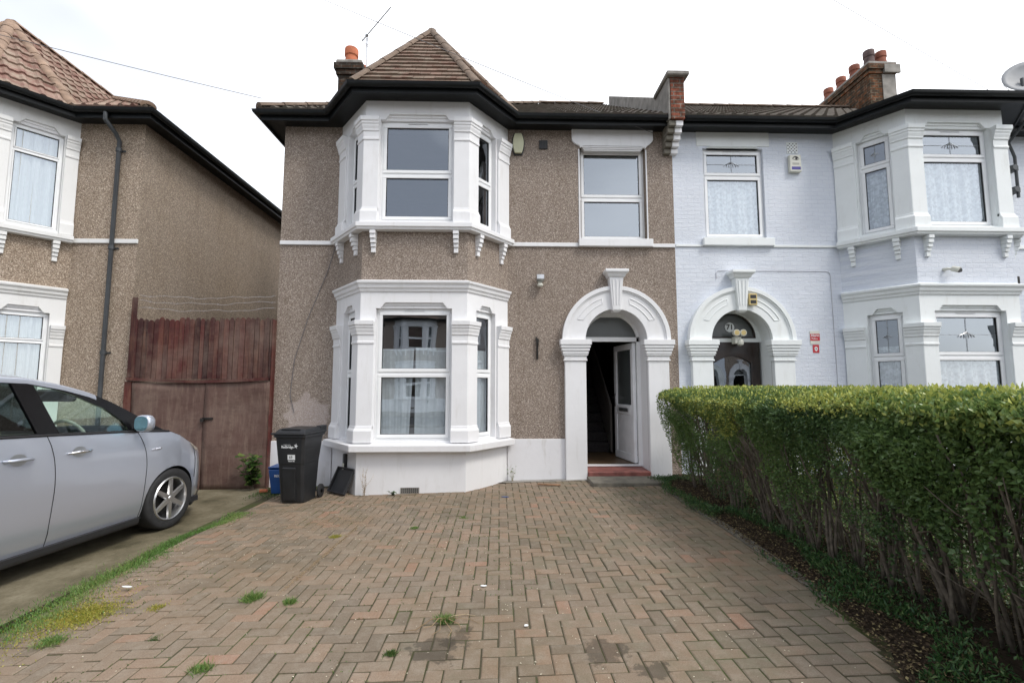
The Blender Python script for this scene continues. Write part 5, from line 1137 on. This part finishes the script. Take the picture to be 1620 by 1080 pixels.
fs = [(0, 1 + k, 1 + (k + 1) % nT) for k in range(nT)] + [(1 + i * nT + k, 1 + (i + 1) * nT + k, 1 + (i + 1) * nT + (k + 1) % nT, 1 + i * nT + (k + 1) % nT) for i in range(nR - 1) for k in range(nT)]
b.add(vs, fs); o = b.build('reflector', 'dish_grey', SD, world=False, smooth=True); md = o.modifiers.new('t', 'SOLIDIFY'); md.thickness = .008
b = MB(); b.tube([tuple(dc - s2_ * .34), tuple(dc - s2_ * .36 + ax * .3), tuple(dc + ax * .42 - s2_ * .05)], .012, 6); b.tube([tuple(dc + ax * .38 - s2_ * .05), tuple(dc + ax * .48 - s2_ * .05)], .035, 10); b.tube([tuple(dc - s1_ * .3), tuple(dc + ax * .40 - s2_ * .1)], .006, 5); b.build('feed_arm', 'dark_metal', SD, world=False)
WL = thing('wall_light', 'slim dark wall lamp at the far right edge of the white house', 'light', (9.06, YW, 3.3)); b = MB(); b.box(-.08, .02, -.1, 0, .03, .06); b.build('arm', 'dark_metal', WL, world=False); b = MB(); b.box(-.02, .06, -.16, -.08, -.16, .16); b.build('lamp_body', 'dark_metal', WL, world=False, bevel=.01)
# aerial
AE = thing('tv_aerial', 'thin television aerial on a mast above the bay roof', 'aerial', (-3.1, 10.6, 8.7))
b = MB(); b.tube([(0, 0, -1.2), (0, 0, .92)], .018, 8); b.build('mast', 'metal_grey', AE, world=False)
b = MB(); a0 = Vector((-.12, 0, .84)); a1 = Vector((.62, -.35, 1.42)); b.tube([tuple(a0), tuple(a1)], .013, 6); dd = (a1 - a0).normalized(); sd = Vector((.30, .85, .15)).normalized(); sd = (sd - dd * sd.dot(dd)).normalized(); vv = dd.cross(sd)
for k in range(11): q = a0 + dd * (.25 + .062 * k); l_ = .16 - .006 * k; b.tube([tuple(q - vv * l_ * .5 - sd * l_), tuple(q + vv * l_ * .5 + sd * l_)], .0045, 4)
b.tube([tuple(a0 + dd * .14 - Vector((0, 0, .0))), tuple(a0 + dd * .2)], .035, 8); b.build('boom', 'metal_grey', AE, world=False)
b = MB(); q0 = a0 + dd * .03
for k in (-1, -.5, .5, 1):
    q = q0 + vv * .16 * k; b.tube([tuple(q - Vector((.2, 0, .0)) + Vector((0, 0, .04))), tuple(q + Vector((.2, 0, -.08)))], .005, 4)
for sx in (-.2, 0, .2): b.tube([tuple(q0 - vv * .16 + Vector((sx, 0, -.06 * sx))), tuple(q0 + vv * .16 + Vector((sx, 0, -.06 * sx)))], .005, 4)
b.build('reflector', 'metal_grey', AE, world=False)
# overhead wires
def wire(name, a, c, sag, lab, mat='cable', r=.0048):
    a, c = Vector(a), Vector(c); b = MB(); b.tube([tuple(a + (c - a) * (i / 40) - Vector((0, 0, sag * 4 * (i / 40) * (1 - i / 40)))) for i in range(41)], r, 5); return tag(b.build(name, mat), lab, 'cable', 'overhead cables')
wire('overhead_cable', (2.72, 8.1, 6.02), (-8.5, 5.3, 8.9), .1, 'overhead cable running from the party wall corbel up past the bay gable')
wire('overhead_cable', (-4.05, 7.88, 6.42), (-11.6, 6.1, 7.45), .05, 'overhead cable running to the left corner of the eaves by the gap')
wire('overhead_cable', (9.05, 7.6, 6.2), (2.4, 5.8, 7.9), .03, 'overhead cable reaching the gutter of the white bay, upper of two', 'cable', .0045)
wire('overhead_cable', (9.15, 7.55, 6.18), (8.2, 7.2, 6.42), .02, 'short loose cable end at the gutter corner of the white bay, lower of two', 'cable', .0045)

# ------------------------------------------------------------------ HEDGE
def snoise(p, f, seed):
    r = np.random.default_rng(seed); o = np.zeros(len(p))
    for k in range(10):
        d = r.normal(size=3); d /= np.linalg.norm(d); o += np.sin((p @ d) * f * r.uniform(.6, 1.7) + r.uniform(0, 6.28))
    return o / 3.2
HY0, HY1, HZ = .35, 7.45, 1.50
HG = thing('hedge', 'long clipped privet hedge with bare stems below, along the right of the drive', 'hedge', (2.95, 3.9, 0))
def facex(z): return np.interp(z, [0, .15, .5, 1.0, 1.22, 1.34, 1.42, 1.47, 1.5], [2.95, 2.85, 2.66, 2.50, 2.43, 2.44, 2.50, 2.62, 2.8])
PP = []; DD = []; LL = []; RN = []
# side face shell
k = 190000; y = rng.uniform(HY0, HY1, k); y = HY0 + (y - HY0) * 1.0; z = rng.beta(2.0, 1.15, k) * 1.44 + .06
dep = rng.exponential(.055, k); P = np.stack([facex(z) + dep, y, z], 1)
n1 = snoise(P * [1, 1, .8], 5.5, 3); n2 = snoise(P, 16, 4); P[:, 0] += .06 * snoise(P, 6, 9) - .035 * n2 + .03
dens = np.interp(z, [.05, .35, .8, 1.1, 1.25, 1.4], [.24, .36, .52, .78, 1.2, 1.6]) * np.clip(.30 + 1.25 * n1 + 1.1 * n2 + np.interp(z, [1.1, 1.35], [0, 1]), 0, 1.4)
keep = rng.uniform(0, 1, k) < dens; P = P[keep]; PP.append(P)
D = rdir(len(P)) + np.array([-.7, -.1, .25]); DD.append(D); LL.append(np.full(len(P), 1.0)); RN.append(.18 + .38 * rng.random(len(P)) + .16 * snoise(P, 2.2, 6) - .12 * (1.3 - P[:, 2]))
# top
k = 80000; P = np.stack([rng.uniform(2.44, 3.5, k), rng.uniform(HY0, HY1, k), HZ - rng.exponential(.03, k)], 1); P[:, 2] -= .13 * (np.clip(2.80 - P[:, 0], 0, 1) / .36) ** 2; P[:, 2] += .018 * snoise(P, 5, 2) + .012 * snoise(P, 20, 3)
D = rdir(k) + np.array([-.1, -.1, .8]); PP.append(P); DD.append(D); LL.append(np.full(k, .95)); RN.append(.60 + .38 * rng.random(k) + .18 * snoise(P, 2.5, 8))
# new shoots on top
k = 2500; P = np.stack([rng.uniform(2.46, 3.5, k), rng.uniform(HY0, HY1, k), HZ + rng.uniform(0, .035, k)], 1); P[:, 2] -= .13 * (np.clip(2.80 - P[:, 0], 0, 1) / .36) ** 2; PP.append(P); DD.append(rdir(k) * .4 + np.array([0, 0, 1.])); LL.append(np.full(k, 1.1)); RN.append(.7 + .3 * rng.random(k))
# ends
for yy, sg in ((HY1, 1), (HY0, -1)):
    k = 16000; z = rng.beta(1.8, 1.1, k) * 1.42 + .07; P = np.stack([rng.uniform(0, 1, k) * (3.5 - facex(z)) + facex(z), yy - sg * rng.exponential(.05, k), z], 1); PP.append(P); DD.append(rdir(k) + np.array([0, sg * .7, .2])); LL.append(np.full(k, 1.)); RN.append(.3 + .4 * rng.random(k))
# inside and far face
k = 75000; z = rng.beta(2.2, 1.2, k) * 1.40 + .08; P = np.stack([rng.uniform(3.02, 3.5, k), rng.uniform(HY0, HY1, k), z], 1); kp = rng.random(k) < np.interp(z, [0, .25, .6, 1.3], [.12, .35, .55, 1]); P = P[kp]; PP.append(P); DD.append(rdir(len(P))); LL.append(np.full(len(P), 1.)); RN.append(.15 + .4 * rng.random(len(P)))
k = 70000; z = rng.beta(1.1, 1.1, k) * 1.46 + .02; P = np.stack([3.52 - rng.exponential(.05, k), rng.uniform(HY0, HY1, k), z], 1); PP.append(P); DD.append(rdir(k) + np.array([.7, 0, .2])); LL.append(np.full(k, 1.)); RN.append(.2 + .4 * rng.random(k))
P = np.concatenate(PP); D = np.concatenate(DD); L = np.concatenate(LL); r_ = np.clip(np.concatenate(RN), 0, .999)
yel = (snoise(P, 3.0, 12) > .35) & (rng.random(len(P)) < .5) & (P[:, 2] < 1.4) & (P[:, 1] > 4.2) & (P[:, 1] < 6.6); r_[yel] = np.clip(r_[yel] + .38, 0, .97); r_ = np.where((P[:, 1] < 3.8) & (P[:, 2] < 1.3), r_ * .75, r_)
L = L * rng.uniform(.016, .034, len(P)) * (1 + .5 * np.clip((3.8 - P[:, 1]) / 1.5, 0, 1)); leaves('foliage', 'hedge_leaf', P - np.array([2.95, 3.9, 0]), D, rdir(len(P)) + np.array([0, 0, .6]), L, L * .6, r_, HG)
# stems
b = MB(); nst = 0
for y in np.arange(HY0 + .1, HY1 - .05, .20):
    for q in range(2):
        bx_, by = random.uniform(2.82, 3.12), y + random.uniform(-.12, .12)
        for k in range(random.randint(2, 4)):
            a = random.uniform(0, 6.28); sp = random.uniform(.05, .30); topx = min(3.3, max(2.50, bx_ + math.cos(a) * sp - .12)); topy = by + math.sin(a) * sp * 1.3; zt = random.uniform(.9, 1.4); r0 = random.uniform(.007, .017); n_ = 8; pts = []; wx, wy = random.uniform(0, 6), random.uniform(0, 6)
            for i in range(n_):
                t = i / (n_ - 1); pts.append((bx_ + (topx - bx_) * t ** 1.1 + .02 * math.sin(t * 7 + wx), by + (topy - by) * t + .025 * math.sin(t * 6 + wy), gz(2.9) + (zt) * t))
            b.tube(pts, [r0 * (1 - .6 * i / (n_ - 1)) for i in range(n_)], 6)
            for m in range(random.randint(2, 4)):
                j = random.randint(2, n_ - 2); p0 = Vector(pts[j]); dr_ = Vector((random.uniform(-1, .5), random.uniform(-1, 1), random.uniform(.3, 1.2))).normalized() * random.uniform(.15, .42)
                p2 = p0 + dr_; p2.x = max(2.47, p2.x); p2.z = min(1.45, p2.z); md_ = (p0 + p2) / 2 + Vector((0, 0, -.02)); b.tube([tuple(p0), tuple(md_), tuple(p2)], [r0 * .45, r0 * .33, r0 * .18], 5)
b.tube([(2.66, 1.95, -.02), (2.62, 2.05, .10), (2.66, 2.2, .18), (2.74, 2.35, .3), (2.8, 2.4, .6)], [.02, .022, .02, .017, .012], 8)
b.build('branches', 'stem_bark', HG, smooth=True)

# ------------------------------------------------------------------ grass, weeds, litter
def blades(name, mat, cx, cy, h, lean, rnd, w=.0045, parent=None, off=(0, 0, 0)):
    k = len(cx); P = np.stack([cx - off[0], cy - off[1], gza(cx) - .004 - off[2] + 0 * cx], 1); D = np.stack([rng.normal(0, lean, k), rng.normal(0, lean, k), np.ones(k)], 1)
    return leaves(name, mat, P, D, rdir(k), h, np.full(k, w), rnd, parent, .1)
k = 26000; t = rng.uniform(-1.4, 6.5, k); ed = -3.35 + .05 * np.sin(t * 2.1) + .04 * np.sin(t * 5.3 + 1); wd = .135 + .05 * np.sin(t * 1.6 + 2) + .03 * np.sin(t * 4.1)
x = ed + rng.normal(0, 1, k) * wd * .55; g = blades('grass_verge', 'grass_blade', x, t, rng.uniform(.012, .042, k), .55, np.clip(.25 + .5 * rng.random(k) + .2 * np.sin(t * 3 + x * 9), 0, 1)); tag(g, 'strip of green grass between the drives', 'grass', kind='stuff')
k = 7000; x = np.concatenate([rng.normal(-2.98, .10, 4500), rng.normal(-3.1, .16, 2500)]); t = np.concatenate([rng.normal(3.68, .10, 4500), rng.normal(3.6, .3, 2500)]); g = blades('moss', 'yellow_moss', x, t, rng.uniform(.006, .02, k), 1.0, rng.random(k), .006); tag(g, 'yellow-green moss on the paving edge', 'moss', kind='stuff')
tl = [(-1.86, 3.84, .075, .09, 'grass_blade', 'largest bushy grass tuft, left of centre on the paving'), (-.36, 3.41, .06, .07, 'grass_blade', 'grass tuft with dry trailing stalks in the middle of the drive'), (-1.55, 3.76, .05, .06, 'grass_blade', 'thin grass tuft just right of the largest tuft'), (-1.68, 2.92, .06, .06, 'grass_blade', 'low grass tuft in the lower left of the paving'),
      (-.64, 3.03, .04, .03, 'weed_leaf', 'small brown-green weed left of the dark wet patch'), (-2.86, 3.31, .09, .045, 'grass_blade', 'short grass patch beside the verge, nearest the camera'), (-1.75, 5.36, .07, .025, 'yellow_moss', 'yellowish moss tuft in front of the wheelie bin'), (-.41, 5.97, .09, .02, 'grass_blade', 'flat green tuft in front of the bay window'), (-.95, 5.6, .05, .025, 'grass_blade', 'small round tuft left of the flat green one'), (-2.5, 3.75, .07, .03, 'yellow_moss', 'yellow-green tuft beside the moss patch'), (-2.2, 3.3, .035, .03, 'weed_leaf', 'little dark weed between blocks in the lower left')]
for (x0_, y0_, r0, h0, m_, lab) in tl:
    o = thing('grass_tuft', lab, 'tuft', (x0_, y0_, gz(x0_)), group='tufts growing between the paving blocks'); k = int(260 * r0 / .05 + 120)
    blades('blades', m_, x0_ + rng.normal(0, r0 * .42, k), y0_ + rng.normal(0, r0 * .42, k), rng.uniform(.3, 1, k) * h0, .8, rng.random(k), .004, o, (x0_, y0_, gz(x0_)))
    if 'stalks' in lab:
        b = MB()
        for a in (-.3, -.9, -1.5, -2.0, -2.6, .2, 3.5): 
            l_ = random.uniform(.15, .32); b.tube([(.0, 0, .02), (l_ * .3 * math.cos(a), l_ * .3 * math.sin(a), .03), (l_ * .7 * math.cos(a + .3), l_ * .7 * math.sin(a + .3), .012), (l_ * math.cos(a + .1), l_ * math.sin(a + .1), .006)], [.003, .0028, .0024, .0015], 5)
        b.build('dry_stalk', 'dry_stalk', o, world=False)
# joint weeds and moss as ground cover
k = 30000; x = rng.uniform(-3.3, 2.4, k); t = rng.uniform(-.8, 7.8, k); m1 = snoise(np.stack([x, t, 0 * x], 1), 2.2, 31) > .35; x, t = x[m1], t[m1]; k = len(x)
snap = rng.random(k) < .5; x = np.where(snap, np.round(x / .1025) * .1025, x); t = np.where(snap, t, np.round(t / .1025) * .1025); g = blades('joint_moss', 'weed_leaf', x, t, rng.uniform(.005, .02, k), 1, rng.random(k), .006); tag(g, 'tiny moss and weeds in the paving joints', 'moss', kind='stuff')
k = 5200; x = np.concatenate([rng.normal(-1.95, .3, 3000), -1.66 + rng.normal(0, .012, 1500) , rng.normal(-2.9, .3, 700)]); t = np.concatenate([rng.normal(5.95, .2, 3000), rng.uniform(3.9, 5.7, 1500), rng.normal(4.6, .5, 700)]); x[3000:4500] += .05 * (t[3000:4500] - 4.8); P = np.stack([x, t, gza(x) + .002], 1); g = leaves('orange_litter', 'dry_stalk', P, rdir(k) * [1, 1, .1], np.tile([0, 0, 1.], (k, 1)), rng.uniform(.006, .02, k), np.full(k, .004), rng.random(k)); tag(g, 'orange-brown dust and dry bits on the paving', 'litter', kind='stuff')
k = 1900; x = np.concatenate([rng.uniform(-3.3, 2.1, 1200), rng.uniform(-3.2, -.3, 700)]); t = np.concatenate([rng.uniform(1.2, 7.6, 1200), rng.uniform(4.6, 7.5, 700)]); P = np.stack([x, t, gza(x) + .004], 1); g = leaves('fallen_petals', 'litter_pale' if 'litter_pale' in M else 'debris_pale', P, rdir(k) * [1, 1, .15], np.tile([0, 0, 1.], (k, 1)), rng.uniform(.006, .017, k), rng.uniform(.004, .010, k), rng.random(k)); tag(g, 'pale petals and grit scattered over the paving', 'litter', kind='stuff')
# hedge bed
k = 34000; x = rng.uniform(2.40, 3.6, k); t = rng.uniform(.2, 7.9, k); P = np.stack([x, t, gza(x) + rng.uniform(.015, .04, k)], 1); x = x + (np.vectorize(xr)(t) - 2.46) * (x < 3.0); P[:, 0] = x; g = leaves('leaf_litter', 'litter_leaf', P, rdir(k) * [1, 1, .3], np.tile([0, 0, 1.], (k, 1)) + rdir(k) * .4, rng.uniform(.012, .03, k), rng.uniform(.008, .018, k), rng.random(k) ** 1.6); tag(g, 'dead leaves on the soil under the hedge', 'litter', kind='stuff')
k = 27000; x = rng.normal(2.68, .19, k); t = rng.uniform(.6, 7.9, k); pn = snoise(np.stack([x * 1.5, t, 0 * x], 1), 3.2, 41); m1 = ((pn > .0) | ((t < 3.7) & (pn > -.6))) & (x > 2.36 + .05 * np.sin(t * 7)); x, t = x[m1], t[m1]; x = x + np.vectorize(xr)(t) - 2.46 + .0; k = len(x); P = np.stack([x, t, gza(x) + rng.uniform(.0, .07, k)], 1)
g = leaves('ground_cover', 'dark_weed', P, rdir(k) + np.array([-.2, 0, .7]), rdir(k) + np.array([0, 0, 1.]), rng.uniform(.02, .055, k), rng.uniform(.006, .016, k), rng.random(k)); tag(g, 'low green weeds along the kerb below the hedge', 'weeds', kind='stuff')
k = 1800; x = rng.uniform(-3.75, -2.9, k); t = rng.normal(7.72, .2, k); t = np.minimum(t, 8.05); g = blades('corner_weeds', 'weed_leaf', x, t, rng.uniform(.01, .04, k), .8, rng.random(k), .008); tag(g, 'small weeds along the foot of the gate and wall', 'weeds', kind='stuff')
# plants
def plant(name, lab, loc, nst, h, spread, leafl, mat, nl, stemm='stem_bark', cat='plant', sr=.006):
    o = thing(name, lab, cat, loc); b = MB(); P = []; D = []
    for s in range(nst):
        a = random.uniform(0, 6.28); hh = h * random.uniform(.55, 1); sx, sy = math.cos(a) * spread * random.random(), math.sin(a) * spread * .5 * random.random() - spread * .2; pts = [(sx * (i / 6) ** 1.2 + .015 * math.sin(i + s), sy * i / 6, hh * i / 6) for i in range(7)]
        b.tube(pts, [sr * (1 - i / 9) for i in range(7)], 5)
        for q in range(nl): i = random.uniform(.8, 6); j = min(5, int(i)); f_ = i - j; p_ = [lerp(pts[j][c], pts[j + 1][c], min(1, f_)) for c in range(3)]; P.append(p_); aa = random.uniform(0, 6.28); D.append((math.cos(aa), math.sin(aa) - .4, random.uniform(-.3, .5)))
    b.build('stem', stemm, o, world=False); P = np.array(P); D = np.array(D); k = len(P); L = rng.uniform(.7, 1.2, k) * leafl
    leaves('leaves', mat, P, D, np.tile([0, -.3, 1.], (k, 1)) + rdir(k) * .4, L, L * .7, rng.random(k), o, .12); return o
plant('wall_plant', 'leafy green climber growing at the foot of the red gate beside the pebble-dash corner', (-3.93, 7.95, gz(-3.9)), 20, .62, .28, .115, 'weed_leaf', 9)
plant('dry_weed', 'tall dried wispy weed against the white wall below the bay window', (-1.99, 7.30, gz(-2)), 9, .46, .16, .016, 'dry_stalk', 20, 'dry_stalk', 'weed', .0016)
plant('green_weed', 'small dark green weed beside the air brick at the foot of the bay', (-1.56, 7.30, gz(-1.6)), 5, .07, .07, .035, 'dark_weed', 6, 'stem_bark', 'weed')
plant('wispy_grass', 'thin wispy grass in the corner between the bay and the plinth', (.22, 8.08, gz(.2)), 8, .30, .10, .03, 'grass_blade', 5, 'dry_stalk', 'weed', .0015)
plant('wall_weed', 'thin dry weed on the plinth behind the blue recycling box', (-3.62, 8.08, gz(-3.6)), 5, .35, .06, .016, 'dry_stalk', 14, 'dry_stalk', 'weed', .0016)
# bits lying on the drive
b = MB(); b.box(-.18, .18, -.02, .02, 0, .02); o = b.build('timber_batten', 'timber', bevel=.003); o.location = (.78, 7.66, gz(.8) + .012); o.rotation_euler = (0, 0, R(-14)); tag(o, 'thin brown timber batten lying by the wall left of the doorstep', 'batten')
b = MB(); b.box(-.56, .57, -.29, .26, -.1, .055); o = b.build('paving_slab', 'slab', bevel=.012, seg=2); o.location = (2.0, 7.78, .015); tag(o, 'worn grey stone slab laid before the red doorstep', 'slab')
b = MB(); b.prism([(-.05, 0), (-.02, .02), (.04, .015), (.06, -.01), (.0, -.02)], 0, .006, lambda u, v, n: (u, v, n)); o = b.build('blue_scrap', 'blue_plastic'); o.location = (.08, 6.98, gz(0) + .004); tag(o, 'crumpled blue plastic scrap in front of the bay corner', 'scrap')
for (x_, y_, r0, sx, lab) in ((.18, 3.30, .02, .9, 'flat white scrap in the middle of the drive, between the two dark patches'), (-2.28, 2.62, .022, 1.4, 'small white scrap of paper in the lower left of the paving'), (-2.98, 4.1, .022, 2.4, 'white strip of paper on the grass verge'), (-.12, 3.95, .025, 1, 'small white scrap in the middle of the paving, farther from the camera')):
    b = MB(); pl = [(r0 * sx * math.cos(a) * random.uniform(.7, 1.1), r0 * .6 * math.sin(a) * random.uniform(.7, 1.1)) for a in [2 * math.pi * q / 9 for q in range(9)]]; b.prism(pl, 0, .004, lambda u, v, n: (u, v, n + .01 * u * 5 * u)); o = b.build('paper_scrap', 'ink_white'); o.location = (x_, y_, gz(x_) + .006 + (.02 if 'grass' in lab else 0)); o.rotation_euler = (0, 0, random.uniform(-.6, .6)); tag(o, lab, 'scrap', 'pale scraps lying about')
b = MB(); b.box(-.06, .06, -.04, .04, 0, .045); o = b.build('broken_brick', 'terracotta', bevel=.01); o.location = (-3.66, 7.75, gz(-3.7)); o.rotation_euler = (0, 0, .4); tag(o, 'orange broken brick at the foot of the climber', 'brick')
bpy.context.view_layer.update()
